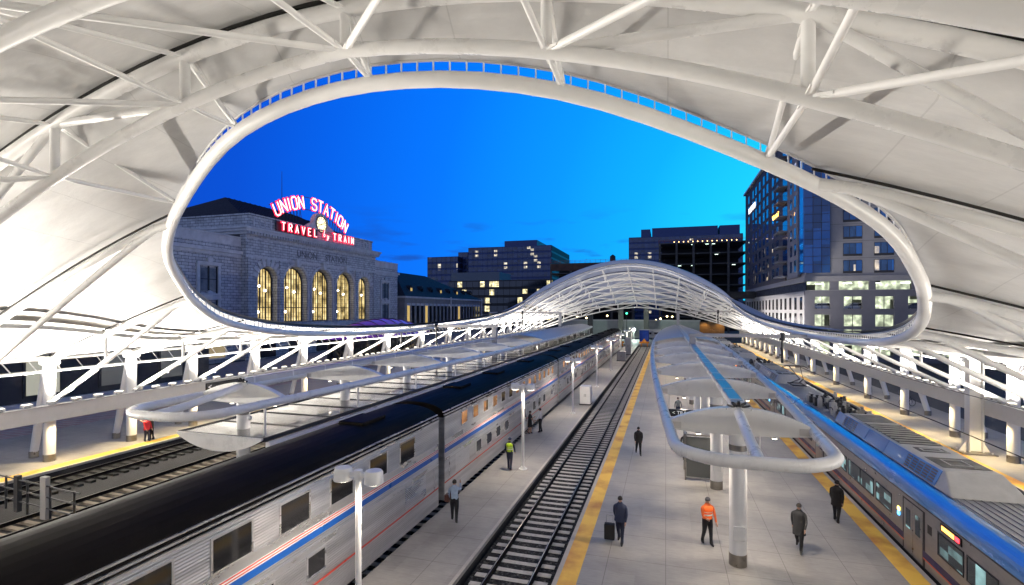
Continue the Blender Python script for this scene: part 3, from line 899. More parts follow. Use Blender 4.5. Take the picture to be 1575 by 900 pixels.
    for Y in [solid_from + 4 * j for j in range(int((y_end - 1.6 - solid_from) / 4) + 1)]:
        h = half(Y) - 0.1
        rows.append([(xc + h * t / 8, Y, 5.02 + 0.62 * (1 - (t / 8) ** 2)) for t in range(-8, 9)])
    part(MB().grid(rows), 'roof_skin', M['lightgrey'])
    if deck:
        dx0, dx1, dy0, dz = deck
        gl = MB()
        n = int((y_end - dy0) / 2.4)
        gx0, gx1 = xc + dx0, xc + dx1
        d = part(MB().box(gx0, gx1, dy0, y_end - 4, dz, dz + 0.03), 'glass_deck', mat('canopy_glass', (0.09, 0.09, 0.088), 0.12, 0.0, var=0.15, vscale=0.8, spec=0.7))
        fr = MB()
        for j in range(n):
            yy = dy0 + 2.4 * j
            if yy > y_end - 4.2: break
            fr.box(gx0, gx1, yy, yy + 0.05, dz + 0.032, dz + 0.07)
        fr.box(gx0 - 0.06, gx0, dy0, y_end - 4, dz - 0.1, dz + 0.08).box(gx1, gx1 + 0.06, dy0, y_end - 4, dz - 0.1, dz + 0.08)
        part(fr, 'glazing_bar', M['dark'], d)
        # bowed front beam and brackets
        bowl = [(gx0 + (gx1 - gx0) * i / 12, dz - 0.03 - 0.62 * (1 - abs(-1 + 2 * i / 12) ** 2.2)) for i in range(13)]
        part(MB().prism([(gx1, dz + 0.06), (gx0, dz + 0.06)] + bowl, 'y', dy0 - 0.14, dy0 - 0.02), 'deck_beam', M['white'])
        k = 1
        while dy0 - 1 + 7.2 * k < y_end - 6:
            yy = dy0 - 1 + 7.2 * k
            part(MB().prism([(gx1, dz - 0.02), (gx0, dz - 0.02)] + bowl, 'y', yy - 0.06, yy + 0.06), 'deck_beam', M['white'])
            k += 1
        k = 0
        while dy0 - 0.6 + 7.2 * k < y_end - 6:
            yy = dy0 - 0.6 + 7.2 * k
            part(MB().box(gx1 + 0.09, gx1 + 0.42, yy - 0.17, yy + 0.17, 0, dz - 0.35), 'deck_column', M['whitebright'])
            part(MB().tube([(gx1 - 0.3, yy + 1.0, dz + 0.05), (gx1 - 0.3, yy + 1.0, z - 0.1)], 0.05, 8), 'hanger', M['white'])
            k += 1
        part(MB().box(gx1 + 0.1, gx1 + 0.3, dy0, y_end - 4, dz - 0.33, dz - 0.12), 'edge_beam', M['white'])
    return root
platform_canopy('platform_canopy', 'white looped tube canopy over the middle platform', 2.45, 19.7, 8.05, 13)
platform_canopy('platform_canopy', 'white looped tube canopy with a flat glass deck left of the silver train', -19.2, 19.7, 8.05, 13, deck=(-2.3, 2.45, 18.3, 3.35))

# ------------------------------------------------------------------ catenary masts and arms
def catenary(x, y, z0, ztop, xe, label, drops, g='catenary masts on the platform canopies'):
    t = empty('catenary_mast', (x, y, z0))
    tag(t, label, 'mast', g)
    MB().box(-0.28, 0.28, -0.2, 0.2, 0, ztop - z0 - 0.35).build('mast_post', M['grey'], t, bevel=0.03)
    MB().box(min(-0.35, xe - x), max(0.35, xe - x), -0.16, 0.16, ztop - z0 - 0.33, ztop - z0).build('arm', M['grey'], t, bevel=0.02)
    for dx in drops:
        MB().tube([(dx - x, 0, ztop - z0 - 0.35), (dx - x, 0, ztop - z0 - 2.6)], 0.11, 8).lathe(dx - x, 0, [(0.2, ztop - z0 - 0.55), (0.24, ztop - z0 - 0.42), (0.24, ztop - z0 - 0.1), (0.2, ztop - z0 + 0.14)], 10).build('drop_tube', M['dark'], t)
    return t
catenary(2.45, 52, 0.0, 6.75, 13.2, 'grey catenary mast with a long arm over the blue train', (10.2,))
catenary(2.45, 112, 0.0, 8.8, 13.2, 'grey catenary mast at the far end of the middle canopy', (10.2,))
catenary(-19.2, 57, 0.0, 7.2, -33.5, 'grey catenary mast on the left canopy with an arm to the left', (-26.6, -31.4))
catenary(-19.2, 96, 0.0, 8.6, -33.5, 'grey catenary mast farther along the left canopy near the far arch', (-26.6, -31.4))
for x, y0, z, lab in ((10.2, -6, 4.55, 'thin black overhead wire above the blue train'), (15.4, -6, 4.5, 'thin black overhead wire above the track by the right platform')):
    pts = [(x + 0.12 * math.sin(k), y0 + k * 10, z + 0.05 * math.cos(k * 2)) for k in range(15)]
    o = MB().tube(pts, 0.018, 6).build('overhead_wire', M['black'])
    tag(o, lab, 'wire', 'overhead wires')
t = empty('steel_mast', (18.6, 39.3, 0))
tag(t, 'white steel mast with a bolted base plate on the right platform', 'mast')
m_ = MB().box(-0.38, -0.33, -0.3, 0.3, 0.1, 5.9).box(0.33, 0.38, -0.3, 0.3, 0.1, 5.9).box(-0.328, 0.328, -0.03, 0.03, 0.1, 5.9)
m_.build('mast_post', M['whitebright'], t)
MB().box(-0.9, 0.9, -0.7, 0.7, 0.0, 0.09).build('base_plate', M['steelcollar'], t)
g_ = MB()
for s in (-1, 1):
    g_.prism([(s * 0.385, 0.1), (s * 0.8, 0.1), (s * 0.385, 0.8)], 'y', -0.04, 0.04)
    for yy in (-0.5, 0.5):
        g_.cyl(s * 0.7, yy, 0.09, 0.16, 0.05, 0.05, 8)
g_.build('gusset', M['whitebright'], t)
MB().box(-0.55, 0.55, -0.4, 0.4, 5.9, 5.98).build('cap_plate', M['whitebright'], t)

# ------------------------------------------------------------------ lamp posts on the narrow platform
def make_lamp_post():
    t = empty('lamp_post')
    MB().cyl(0, 0, 0, 0.05, 0.24, 0.24, 16).cyl(0, 0, 0.05, 0.16, 0.16, 0.12, 16).build('base', M['whitebright'], t)
    MB().cyl(0, 0, 0.16, 4.55, 0.085, 0.075, 14).build('pole', M['whitebright'], t)
    MB().box(-0.34, 0.34, -0.06, 0.06, 4.62, 4.74).cyl(0, 0, 4.55, 4.80, 0.11, 0.11, 14).build('cross_arm', M['whitebright'], t)
    for s in (-1, 1):
        h = MB().lathe(s * 0.46, 0, [(0.25, 4.50), (0.25, 4.54), (0.235, 4.78), (0.20, 4.83)], 20).build('lamp_head', M['whitebright'], t)
        MB().cyl(s * 0.46, 0, 4.485, 4.497, 0.21, 0.21, 16).build('lens', M['emit_lamp'], h)
        lamp('SPOT', (s * 0.46, 0, 4.44), K_POST, NEUT, t, size=0.15, angle=160, blend=0.5)
    return t
lp = make_lamp_post()
LY = [11.75 + 16.2 * k for k in range(8)]
ord_ = ['nearest the camera, in front of the silver train', 'beside the worker in the yellow vest', 'between the white cabinet and the silver train', 'just past the white cabinet', 'beyond the fourth lamp along the train', 'near the tall grey pillar', 'second from the end of the narrow platform', 'last, by the orange bumpers']
for k, y in enumerate(LY):
    o = lp if k == 0 else dup(lp)
    o.location = (-7.72, y, 0)
    tag(o, 'white twin-headed lamp post ' + ord_[k], 'lamp post', 'lamp posts on the narrow platform')

# ------------------------------------------------------------------ platform furniture
def cabinet(name, x, y, w, d, h, m, label, cat='cabinet', g=None):
    t = empty(name, (x, y, 0)); tag(t, label, cat, g)
    MB().box(-w / 2 - 0.05, w / 2 + 0.05, -d / 2 - 0.05, d / 2 + 0.05, 0, 0.1).build('plinth', M['dark'], t)
    MB().box(-w / 2, w / 2, -d / 2, d / 2, 0.1, h).build('housing', m, t, bevel=0.02)
    dr = MB()
    for s in (-1, 1):
        dr.box(s * w / 4 - w / 4 + 0.05, s * w / 4 + w / 4 - 0.05, -d / 2 - 0.03, -d / 2 - 0.001, 0.2, h - 0.1)
    dd = dr.build('door', m, t, bevel=0.01)
    hn = MB()
    for s in (-1, 1): hn.box(s * 0.07 - 0.015, s * 0.07 + 0.015, -d / 2 - 0.06, -d / 2 - 0.031, h * 0.45, h * 0.6)
    hn.build('handle', M['dark'], dd)
    lv = MB()
    for k in range(5): lv.box(-w / 2 - 0.025, -w / 2 - 0.001, -d / 2 + 0.12, d / 2 - 0.12, 0.35 + k * 0.13, 0.40 + k * 0.13)
    lv.build('louvre', M['grey'], t)
    return t
cabinet('electrical_cabinet', -7.3, 49.0, 1.0, 1.1, 1.75, M['whitebright'], 'white electrical cabinet at the edge of the narrow platform')
cabinet('electrical_cabinet', -7.45, 92, 1.5, 1.0, 1.7, M['grey'], 'low dark grey cabinet farther along the narrow platform')
cabinet('control_pillar', -7.2, 105, 1.1, 1.0, 3.4, M['grey'], 'tall grey pillar near the end of the narrow platform', 'pillar')

def bumper(x, y, label):
    t = empty('buffer_stop', (x, y, -0.2)); tag(t, label, 'buffer stop', 'orange buffer stops at the track ends')
    o = mat('safety_orange', (0.75, 0.28, 0.02), 0.5)
    MB().box(-1.2, 1.2, -0.15, 0.15, 0.75, 1.2).build('buffer_beam', o, t, bevel=0.03)
    f = MB()
    for s in (-1, 1):
        f.bar((s * 0.75, 0, 0.75), (s * 0.75, 2.2, 0.0), 0.2, 0.2).bar((s * 0.75, 0, 0), (s * 0.75, 0, 0.75), 0.2, 0.2)
    f.build('brace', o, t)
    MB().prism([(-0.6, 1.21), (0.6, 1.21), (0, 2.0)], 'y', -0.05, 0.05).build('marker_plate', o, t)
bumper(-5.17, 133, 'orange buffer stop closing the empty middle track')
bumper(-11.3, 133, 'orange buffer stop closing the silver train track')

def bench(x, y, rz, label):
    t = empty('bench', (x, y, 0), rz); tag(t, label, 'bench')
    MB().box(-0.9, 0.9, -0.22, 0.22, 0.42, 0.47).build('seat', M['dark'], t)
    MB().box(-0.9, 0.9, 0.23, 0.27, 0.5, 0.9).build('backrest', M['dark'], t)
    for s in (-1, 1): MB().box(s * 0.75 - 0.03, s * 0.75 + 0.03, -0.2, 0.26, 0, 0.418).build('leg', M['steelcollar'], t)
bench(1.6, 33.5, PI / 2, 'dark metal bench by the platform shelter')

# glazed shelter behind the second column with its overhead sign
t = empty('platform_shelter', (1.75, 29.6, 0)); tag(t, 'steel framed glass windbreak between canopy columns', 'shelter')
fr = MB()
for x in (-0.75, 0.75):
    for y in (-0.9, 0.9): fr.box(x - 0.04, x + 0.04, y - 0.04, y + 0.04, 0, 2.35)
fr.box(-0.79, 0.79, -0.94, -0.86, 2.352, 2.43).box(-0.79, 0.79, 0.86, 0.94, 2.352, 2.43).box(-0.79, -0.71, -0.858, 0.858, 2.352, 2.43).box(-0.79, 0.79, -0.93, -0.87, 0.10, 0.16)
fr.build('frame', M['steelcollar'], t)
MB().box(-0.70, 0.70, -0.91, -0.89, 0.18, 2.3).build('glass_panel', mat('shelter_glass', (0.10, 0.11, 0.11), 0.05, spec=0.8), t)
t = empty('hanging_sign', (0.95, 27.6, 3.55)); tag(t, 'black hanging sign with an arrow and track number on the middle platform', 'sign')
MB().box(-1.05, 1.05, -0.05, 0.05, 0, 0.36).build('sign_board', M['signblack'], t)
MB().box(-0.8, -0.77, -0.02, 0.02, 0.362, 1.1).box(0.77, 0.8, -0.02, 0.02, 0.362, 1.1).build('hanger', M['grey'], t)

def text_mesh(s, size, name, m, parent, loc, rot, ext=0.01, align='CENTER'):
    c = bpy.data.curves.new(name, 'FONT'); c.body = s; c.size = size; c.extrude = ext; c.align_x = align; c.align_y = 'CENTER'
    o = bpy.data.objects.new(name, c); COL.objects.link(o)
    dg = bpy.context.evaluated_depsgraph_get()
    me = bpy.data.meshes.new_from_object(o.evaluated_get(dg))
    bpy.data.objects.remove(o); bpy.data.curves.remove(c)
    o = bpy.data.objects.new(name, me); COL.objects.link(o)
    me.materials.clear(); me.materials.append(m)
    o.location = loc; o.rotation_euler = rot
    if parent is not None: o.parent = parent
    return o
text_mesh('< TRACK 6', 0.26, 'lettering', M['signwhite'], t, (0, -0.058, 0.18), (PI / 2, 0, 0), 0.004)

def beam_sign(y0, y1, txt, label):
    xs = X0 - (DC - 0.55) + 0.14
    t = empty('wayfinding_sign', (xs, (y0 + y1) / 2, 2.52)); tag(t, label, 'sign', 'black signs on the station-side beam')
    L = (y1 - y0) / 2
    MB().box(0.003, 0.06, -L, L, 0, 0.72).build('sign_board', M['signblack'], t)
    for s, sz, yy, zz in txt:
        text_mesh(s, sz, 'lettering', M['signwhite'], t, (0.064, yy, zz), (PI / 2, 0, PI / 2), 0.003)
beam_sign(31.6, 36.4, [('<', 0.6, -2.05, 0.36), ('Elevators', 0.34, -0.85, 0.26)], 'black wayfinding sign with a white arrow on the beam')
beam_sign(41.2, 45.6, [('Tracks', 0.34, 0.2, 0.34)], 'black wayfinding sign without arrow, farther along the beam')
# ------------------------------------------------------------------ old railway station
M['stone'] = stone_mat()
M['stone_trim'] = mat('stone_trim', (0.56, 0.565, 0.58), 0.85, var=0.25, vscale=0.7)
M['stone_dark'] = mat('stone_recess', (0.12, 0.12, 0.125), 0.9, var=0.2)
M['slate'] = mat('blue_metal_roof', (0.02, 0.022, 0.035), 0.65, 0.0, var=0.2, spec=0.2)
def hall_window_mat():
    m = mat('hall_window_light', (0.05, 0.04, 0.03), 0.15)
    nt = m.node_tree; b = nt.nodes['Principled BSDF']
    tc = N(nt, 'ShaderNodeTexCoord'); nz = N(nt, 'ShaderNodeTexNoise'); nz.inputs['Scale'].default_value = 0.55; nz.inputs['Detail'].default_value = 4
    nt.links.new(tc.outputs['Object'], nz.inputs['Vector'])
    rp = N(nt, 'ShaderNodeValToRGB'); e = rp.color_ramp.elements
    e[0].position = 0.32; e[0].color = (0.10, 0.07, 0.025, 1); e[1].position = 0.68; e[1].color = (1.0, 0.78, 0.36, 1)
    x = rp.color_ramp.elements.new(0.5); x.color = (0.52, 0.38, 0.14, 1)
    nt.links.new(nz.outputs['Fac'], rp.inputs[0]); nt.links.new(rp.outputs[0], b.inputs['Emission Color']); b.inputs['Emission Strength'].default_value = 0.8
    return m
M['hall_win'] = hall_window_mat()
M['lit_dim'] = mat('dim_lit_window', (0.08, 0.07, 0.05), 0.25, emit=(0.8, 0.62, 0.35), estr=0.22)
M['globe'] = mat('globe_lamp', (1, 1, 1), 0.4, emit=(1.0, 0.88, 0.62), estr=6)

SX = -71.0
stn = empty('railway_station', (SX, 95, 0)); tag(stn, 'old grey stone railway station with tall lit arched windows', 'station')
S_OFF = Matrix.Translation((-SX, -95, 0))
def spart(mb, nm, m, parent=None, **kw):
    o = mb.build(nm, m, parent or stn, **kw); o.data.transform(S_OFF); return o
def arch_wall(y0, y1, z0, z1, ops, depth=1.4, xf=SX):
    mb = MB(); cur = y0
    for yc, w, zb, zt in ops:
        a, b = yc - w / 2, yc + w / 2
        mb.box(xf - depth, xf, cur, a, z0, z1)
        mb.box(xf - depth, xf, a, b, z0, zb)
        n = 14; zs = zt - w / 2
        pts = [(yc - w / 2 * math.cos(PI * i / n), zs + w / 2 * math.sin(PI * i / n)) for i in range(n + 1)]
        for (ya, za), (yb, zb2) in zip(pts, pts[1:]):
            mb.add([(xf, ya, za), (xf, yb, zb2), (xf, yb, z1), (xf, ya, z1), (xf - depth, ya, za), (xf - depth, yb, zb2)], [(0, 1, 2, 3), (0, 4, 5, 1)])
        cur = b
    mb.box(xf - depth, xf, cur, y1, z0, z1)
    return mb
SMALL, LARGE = [(78.6, 4.9), (110.4, 4.9)], [(86.2, 6.6), (94.5, 6.6), (102.8, 6.6)]
ops = sorted([(y, w, 6.6, 17.0) for y, w in SMALL] + [(y, w, 6.6, 17.6) for y, w in LARGE])
spart(arch_wall(73.5, 115.5, 0, 22.6, ops), 'wall', M['stone'])
for s0, s1 in ((40, 73.49), (115.51, 129)):
    wl_ = MB().box(SX - 14, SX - 1.2, s0, s1, 0, 20.2); spart(wl_, 'wall', M['stone'])
    spart(MB().box(SX - 14.4, SX - 0.75, s0 - (0.4 if s0 > 100 else 0), s1 + (0.45 if s0 > 100 else 0), 18.75, 19.3).box(SX - 14, SX - 1.0, s0, s1, 18.2, 18.745), 'cornice', M['stone_trim'])
    spart(MB().box(SX - 14, SX - 1.15, s0, s1, 20.21, 21.6).box(SX - 14.2, SX - 1.0, s0, s1, 21.602, 21.85), 'parapet', M['stone_trim'])
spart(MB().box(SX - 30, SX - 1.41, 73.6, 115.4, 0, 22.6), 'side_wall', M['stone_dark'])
# cornice, dentils, attic
spart(MB().box(SX - 30.2, SX + 0.9, 72.6, 116.4, 22.9, 23.35).box(SX - 30, SX + 0.45, 73.0, 116.0, 22.4, 22.895).box(SX - 30.4, SX + 1.15, 72.3, 116.7, 23.352, 23.7), 'cornice', M['stone_trim'])
dn = MB(); y = 73.2
while y < 115.8:
    dn.box(SX + 0.455, SX + 0.86, y, y + 0.34, 22.48, 22.89); y += 0.72
spart(dn, 'dentils', M['stone_trim'])
spart(MB().box(SX + 0.002, SX + 0.16, 73.3, 115.7, 18.35, 18.75).box(SX + 0.002, SX + 0.12, 73.4, 115.6, 21.75, 22.05), 'string_course', M['stone_trim'])
spart(MB().box(SX - 30, SX - 0.3, 74.5, 114.5, 23.71, 26.0).box(SX - 30.2, SX - 0.1, 74.3, 114.7, 26.002, 26.3), 'attic', M['stone'])
rc = MB()
for yc in (77.6, 111.4):
    rc.box(SX - 0.295, SX - 0.16, yc - 2.2, yc - 1.9, 24.1, 25.7).box(SX - 0.295, SX - 0.16, yc + 1.9, yc + 2.2, 24.1, 25.7)
    rc.tube([(SX - 0.25, yc + 0.75 * math.cos(2 * PI * i / 16), 24.9 + 0.75 * math.sin(2 * PI * i / 16)) for i in range(16)], 0.14, 6, closed=True)
spart(rc, 'attic_panel', M['stone_trim'])
# pilasters at the pavilion corners
for yc in (74.2, 82.0, 107.2, 114.9):
    spart(MB().box(SX + 0.002, SX + 0.3, yc - 0.55, yc + 0.55, 3.0, 18.34), 'pilaster', M['stone'])
# arch surrounds, keystones, windows
for yc, w, zb, zt in ops:
    big = w > 5; n = 20; zs = zt - w / 2
    rr = w / 2 + 0.45
    path = [(SX + 0.05, yc - rr, zb)] + [(SX + 0.05, yc - rr * math.cos(PI * i / n), zs + rr * math.sin(PI * i / n)) for i in range(n + 1)] + [(SX + 0.05, yc + rr, zb)]
    if big:
        spart(MB().tube(path, 0.22, 6), 'arch_surround', M['stone_trim'])
        spart(MB().prism([(yc - 0.35, zt - 0.1), (yc + 0.35, zt - 0.1), (yc + 0.62, zt + 1.5), (yc - 0.62, zt + 1.5)], 'x', SX + 0.05, SX + 0.75), 'keystone', M['stone_trim'])
    else:
        vs = MB()
        for i in range(9):
            a = PI * (0.08 + 0.84 * i / 8)
            c = Vector((SX + 0.08, yc - (w / 2 + 0.85) * math.cos(a), zs + (w / 2 + 0.85) * math.sin(a)))
            r_ = Vector((0, -math.cos(a), math.sin(a))); t_ = Vector((0, math.sin(a), math.cos(a)))
            vs.obox(c, (0.1, 0, 0), r_ * 0.75, t_ * 0.36)
        spart(vs, 'voussoirs', M['stone_trim'])
    # glazed window set deep in the reveal
    wd = w - 0.5; xg = SX - 1.25
    poly = [(yc - wd / 2, zb + 0.2)] + [(yc - wd / 2 * math.cos(PI * i / n), zs + wd / 2 * math.sin(PI * i / n)) for i in range(n + 1)] + [(yc + wd / 2, zb + 0.2)]
    g = spart(MB().prism(poly, 'x', xg - 0.06, xg), 'arched_window', M['hall_win'])
    mu = MB(); nb = 4 if big else 3
    for i in range(nb + 1):
        yy = yc - wd / 2 + wd * i / nb
        dz = zs + math.sqrt(max(0.05, (wd / 2) ** 2 - (yy - yc) ** 2)) if 0 < i < nb else zs
        mu.box(xg + 0.002, xg + 0.14, yy - 0.13, yy + 0.13, zb, dz)
        if i < nb:
            y2 = yy + wd / nb / 2; dz = zs + math.sqrt(max(0.05, (wd / 2) ** 2 - (y2 - yc) ** 2))
            mu.box(xg + 0.002, xg + 0.08, y2 - 0.05, y2 + 0.05, zb, dz - 0.1)
    k = 0; zz = zb
    while zz < zt - 1.0:
        th = 0.16 if k in (0, 3) else 0.05
        hw = wd / 2 if zz < zs else math.sqrt(max(0.1, (wd / 2) ** 2 - (zz - zs) ** 2))
        mu.box(xg + 0.002, xg + 0.10, yc - hw, yc + hw, zz - th / 2, zz + th / 2); zz += 0.95; k += 1
    mu.tube([(xg + 0.06, y_, z_) for y_, z_ in poly], 0.13, 6)
    spart(mu, 'mullion', M['black'], g)
    gl = MB()
    for q, zz in ((-0.28, 8.6), (0.12, 12.6), (-0.22, 13.4)):
        gl.lathe(xg + 0.18, yc + q * wd, [(0.05, zz - 0.24), (0.2, zz - 0.12), (0.24, zz), (0.2, zz + 0.12), (0.05, zz + 0.24)], 10)
    spart(gl, 'globe_lamp', M['globe'], g)
# rectangular wing windows
M['wing_win'] = mat('wing_window', (0.16, 0.19, 0.23), 0.12, var=0.4, vscale=0.6)
for yc, zz in ((66.7, 13.9), (66.7, 8.3), (57.0, 13.9), (57.0, 8.3), (48.0, 13.9), (122.2, 13.9), (122.2, 8.3)):
    xs_ = SX - 1.2
    fr = MB().box(xs_ + 0.002, xs_ + 0.3, yc - 2.3, yc - 1.75, zz - 2.2, zz + 2.4).box(xs_ + 0.002, xs_ + 0.3, yc + 1.75, yc + 2.3, zz - 2.2, zz + 2.4).box(xs_ + 0.002, xs_ + 0.36, yc - 2.3, yc + 2.3, zz + 2.402, zz + 3.0).box(xs_ + 0.002, xs_ + 0.45, yc - 2.1, yc + 2.1, zz - 2.5, zz - 2.202)
    fr.prism([(yc - 0.4, zz + 2.9), (yc + 0.4, zz + 2.9), (yc + 0.55, zz + 3.6), (yc, zz + 3.9), (yc - 0.55, zz + 3.6)], 'x', xs_ + 0.05, xs_ + 0.5)
    w_ = spart(fr, 'window', M['stone_trim'])
    spart(MB().box(xs_ + 0.002, xs_ + 0.05, yc - 1.7, yc + 1.7, zz - 1.8, zz + 2.0), 'pane', M['wing_win'], w_)
    mu = MB().box(xs_ + 0.052, xs_ + 0.12, yc - 1.74, yc - 1.5, zz - 2.19, zz + 2.3).box(xs_ + 0.052, xs_ + 0.12, yc + 1.5, yc + 1.74, zz - 2.19, zz + 2.3).box(xs_ + 0.052, xs_ + 0.12, yc - 0.16, yc + 0.16, zz - 2.19, zz + 2.3).box(xs_ + 0.052, xs_ + 0.11, yc - 1.49, yc - 0.17, zz + 0.1, zz + 0.2).box(xs_ + 0.052, xs_ + 0.11, yc + 0.17, yc + 1.49, zz + 0.1, zz + 0.2)
    spart(mu, 'mullion', M['black'], w_)
# hipped roofs
rf = MB()
E0 = [(SX - 3, 75.5, 26.31), (SX - 3, 113.5, 26.31), (SX - 29, 113.5, 26.31), (SX - 29, 75.5, 26.31)]
rf.add(E0 + [(SX - 16, 84.5, 32.2), (SX - 16, 104.5, 32.2)], [(0, 1, 5, 4), (1, 2, 5), (2, 3, 4, 5), (3, 0, 4), (0, 3, 2, 1)])
rfo = spart(rf, 'roof', M['slate'])
sm = MB()
for i in range(1, 27):
    y = 75.5 + 38 * i / 27
    t = min(1, (y - 75.5) / 9, (113.5 - y) / 9)
    sm.bar((SX - 3, y, 26.36), (SX - 3 - 13 * t, y, 26.36 + 5.9 * t), 0.08, 0.1)
spart(sm, 'standing_seam', M['slate'], rfo)
spart(MB().cyl(SX - 14, 98.5, 32, 41.0, 0.09, 0.04, 8), 'flagpole', M['dark'])
for w_, y_ in (('UNION', -5.4), ('STATION', 4.4)):
    text_mesh(w_, 1.9, 'carved_lettering', M['stone_dark'], stn, (0.03, y_, 20.2), (PI / 2, 0, PI / 2), 0.02)
# street floor: dark bays
for i in range(5):
    yc = ops[i][0]
    spart(MB().box(SX + 0.003, SX + 0.1, yc - 2.0, yc + 2.0, 0.2, 4.6), 'street_door', M['win_dark'])
spart(MB().box(SX + 0.002, SX + 0.5, 73.6, 115.4, 5.2, 6.2), 'sill_course', M['stone_trim'])

for y_, m_ in ((47, 'win_dark'), (54, 'lit_dim'), (61, 'win_dark'), (68, 'lit_dim'), (119, 'win_dark'), (125, 'lit_dim')):
    f_ = spart(MB().box(SX - 1.198, SX - 0.95, y_ - 2.3, y_ + 2.3, 0.6, 5.2), 'street_window', M['stone_trim'])
    spart(MB().box(SX - 0.949, SX - 0.93, y_ - 1.9, y_ + 1.9, 0.9, 4.9), 'pane', M['lit_dim'] if m_ == 'lit_dim' else M['win_dark'], f_)
# clock gable (a separate thing standing on the attic)
ck = empty('station_clock', (SX - 0.8, 94.5, 26.3)); tag(ck, 'round lit clock in an arched stone gable between the neon words', 'clock')
g = [(-4.6, 0.0), (4.6, 0.0), (3.6, 0.7), (2.5, 1.2)] + [(2.4 * math.cos(PI * i / 14), 1.3 + 2.2 * math.sin(PI * i / 14)) for i in range(15)] + [(-2.5, 1.2), (-3.6, 0.7)]
MB().prism(g, 'x', -0.5, 0.5).build('gable', M['stone_trim'], ck)
fc = MB().tube([(0.501, 0, 1.15), (0.56, 0, 1.15)], 1.62, 32).build('dial', mat('clock_dial', (0.8, 0.75, 0.55), 0.4, emit=(1.0, 0.86, 0.42), estr=0.95), ck)
MB().tube([(0.56, 1.72 * math.cos(2 * PI * i / 32), 1.15 + 1.72 * math.sin(2 * PI * i / 32)) for i in range(32)], 0.15, 6, closed=True).build('rim', M['stone_dark'], fc)
nm = MB()
for i in range(12):
    a = 2 * PI * i / 12
    nm.bar((0.575, 1.05 * math.sin(a), 1.15 + 1.05 * math.cos(a)), (0.575, 1.5 * math.sin(a), 1.15 + 1.5 * math.cos(a)), 0.16, 0.03, up=(1, 0, 0))
nm.build('hour_marks', M['dark'], fc)
MB().bar((0.61, 0.15, 1.1), (0.61, -1.0, 0.85), 0.16, 0.03, up=(1, 0, 0)).build('hour_hand', M['black'], fc)
MB().bar((0.65, -0.2, 1.1), (0.65, 1.35, 1.55), 0.11, 0.03, up=(1, 0, 0)).build('minute_hand', M['black'], fc)

# neon roof sign
STROKES = {
 'U': [[(0, 1), (0, .14), (.14, 0), (.46, 0), (.6, .14), (.6, 1)]], 'N': [[(0, 0), (0, 1)], [(0, 1), (.6, 0)], [(.6, 0), (.6, 1)]], 'I': [[(.1, 0), (.1, 1)]],
 'O': [[(0, .14), (0, .86), (.14, 1), (.46, 1), (.6, .86), (.6, .14), (.46, 0), (.14, 0), (0, .14)]],
 'S': [[(.6, .80), (.6, .87), (.46, 1), (.14, 1), (0, .87), (0, .64), (.12, .53), (.48, .47), (.6, .36), (.6, .13), (.46, 0), (.14, 0), (0, .13), (0, .2)]],
 'T': [[(-.02, 1), (.62, 1)], [(.3, 1), (.3, 0)]], 'A': [[(0, 0), (.3, 1), (.6, 0)], [(.12, .34), (.48, .34)]],
 'R': [[(0, 0), (0, 1), (.46, 1), (.58, .88), (.58, .62), (.46, .5), (0, .5)], [(.28, .5), (.6, 0)]], 'V': [[(0, 1), (.3, 0), (.6, 1)]],
 'E': [[(.54, 1), (0, 1), (0, 0), (.54, 0)], [(0, .52), (.44, .52)]], 'L': [[(0, 1), (0, 0), (.52, 0)]],
 'b': [[(.2, 1.1), (.08, .5), (.0, .1), (.2, -.02), (.42, .16), (.38, .42), (.1, .34)]], 'y': [[(0, .42), (.06, .06), (.24, .04), (.42, .42)], [(.42, .42), (.26, -.36), (.06, -.42), (.04, -.22), (.5, .1)]]}
WID = {'I': .2, 'L': .52, 'E': .54}
NEON = mat('neon_tube', (1, 0.7, 0.7), 0.4, emit=(1.0, 0.50, 0.46), estr=1.7)
NEONBOX = mat('neon_letter_box', (0.5, 0.02, 0.05), 0.5, emit=(1.0, 0.015, 0.06), estr=1.0)  # red glow of the boxes stands in for the halo around the tubes
SIGNX = -73.2
sgn = empty('neon_roof_sign', (SIGNX, 94.5, 26.3)); tag(sgn, 'red neon roof sign arched over the clock reading union station travel by train', 'neon sign')
def letter(ch, org, ang, h, wide, thick, outline):
    """org: bottom-centre of the letter in (y, z) local to the sign"""
    w = WID.get(ch, .6) * h * wide
    ca, sa = math.cos(ang), math.sin(ang)
    bx, tb = MB(), MB()
    for st in STROKES[ch]:
        P = []
        for a, b in st:
            lx, lz = a * h * wide - w / 2, b * h
            P.append((org[0] + lx * ca - lz * sa, org[1] + lx * sa + lz * ca))
        for p, q in zip(P, P[1:]):
            d = Vector((0, q[0] - p[0], q[1] - p[1])); 
            if d.length < 1e-4: continue
            u = d.normalized(); e = u * thick * 0.48
            bx.bar(Vector((0, *p)) - e, Vector((0, *q)) + e, thick, 0.22, up=(1, 0, 0))
        if outline:
            for off in (-0.22, 0.22):
                Q = []
                for i, p in enumerate(P):
                    a = P[max(0, i - 1)]; b = P[min(len(P) - 1, i + 1)]
                    n_ = Vector((-(b[1] - a[1]), b[0] - a[0])).normalized() * thick * off
                    Q.append((0.16, p[0] + n_.x, p[1] + n_.y))
                tb.tube(Q, thick * 0.13, 6)
        else:
            tb.tube([(0.16, *p) for p in P], thick * 0.26, 6)
    o = bx.build('neon_letter', NEONBOX, sgn)
    tb.build('neon_tube', NEON, o)
txt = 'UNION STATION'
R_, cz = 20.8, 4.3 - 20.8
slots = [(.62 if c != 'I' else .34) if c != ' ' else .62 for c in txt]
tot = sum(slots); acc_ = 0; span = 2 * math.asin(11.4 / R_)
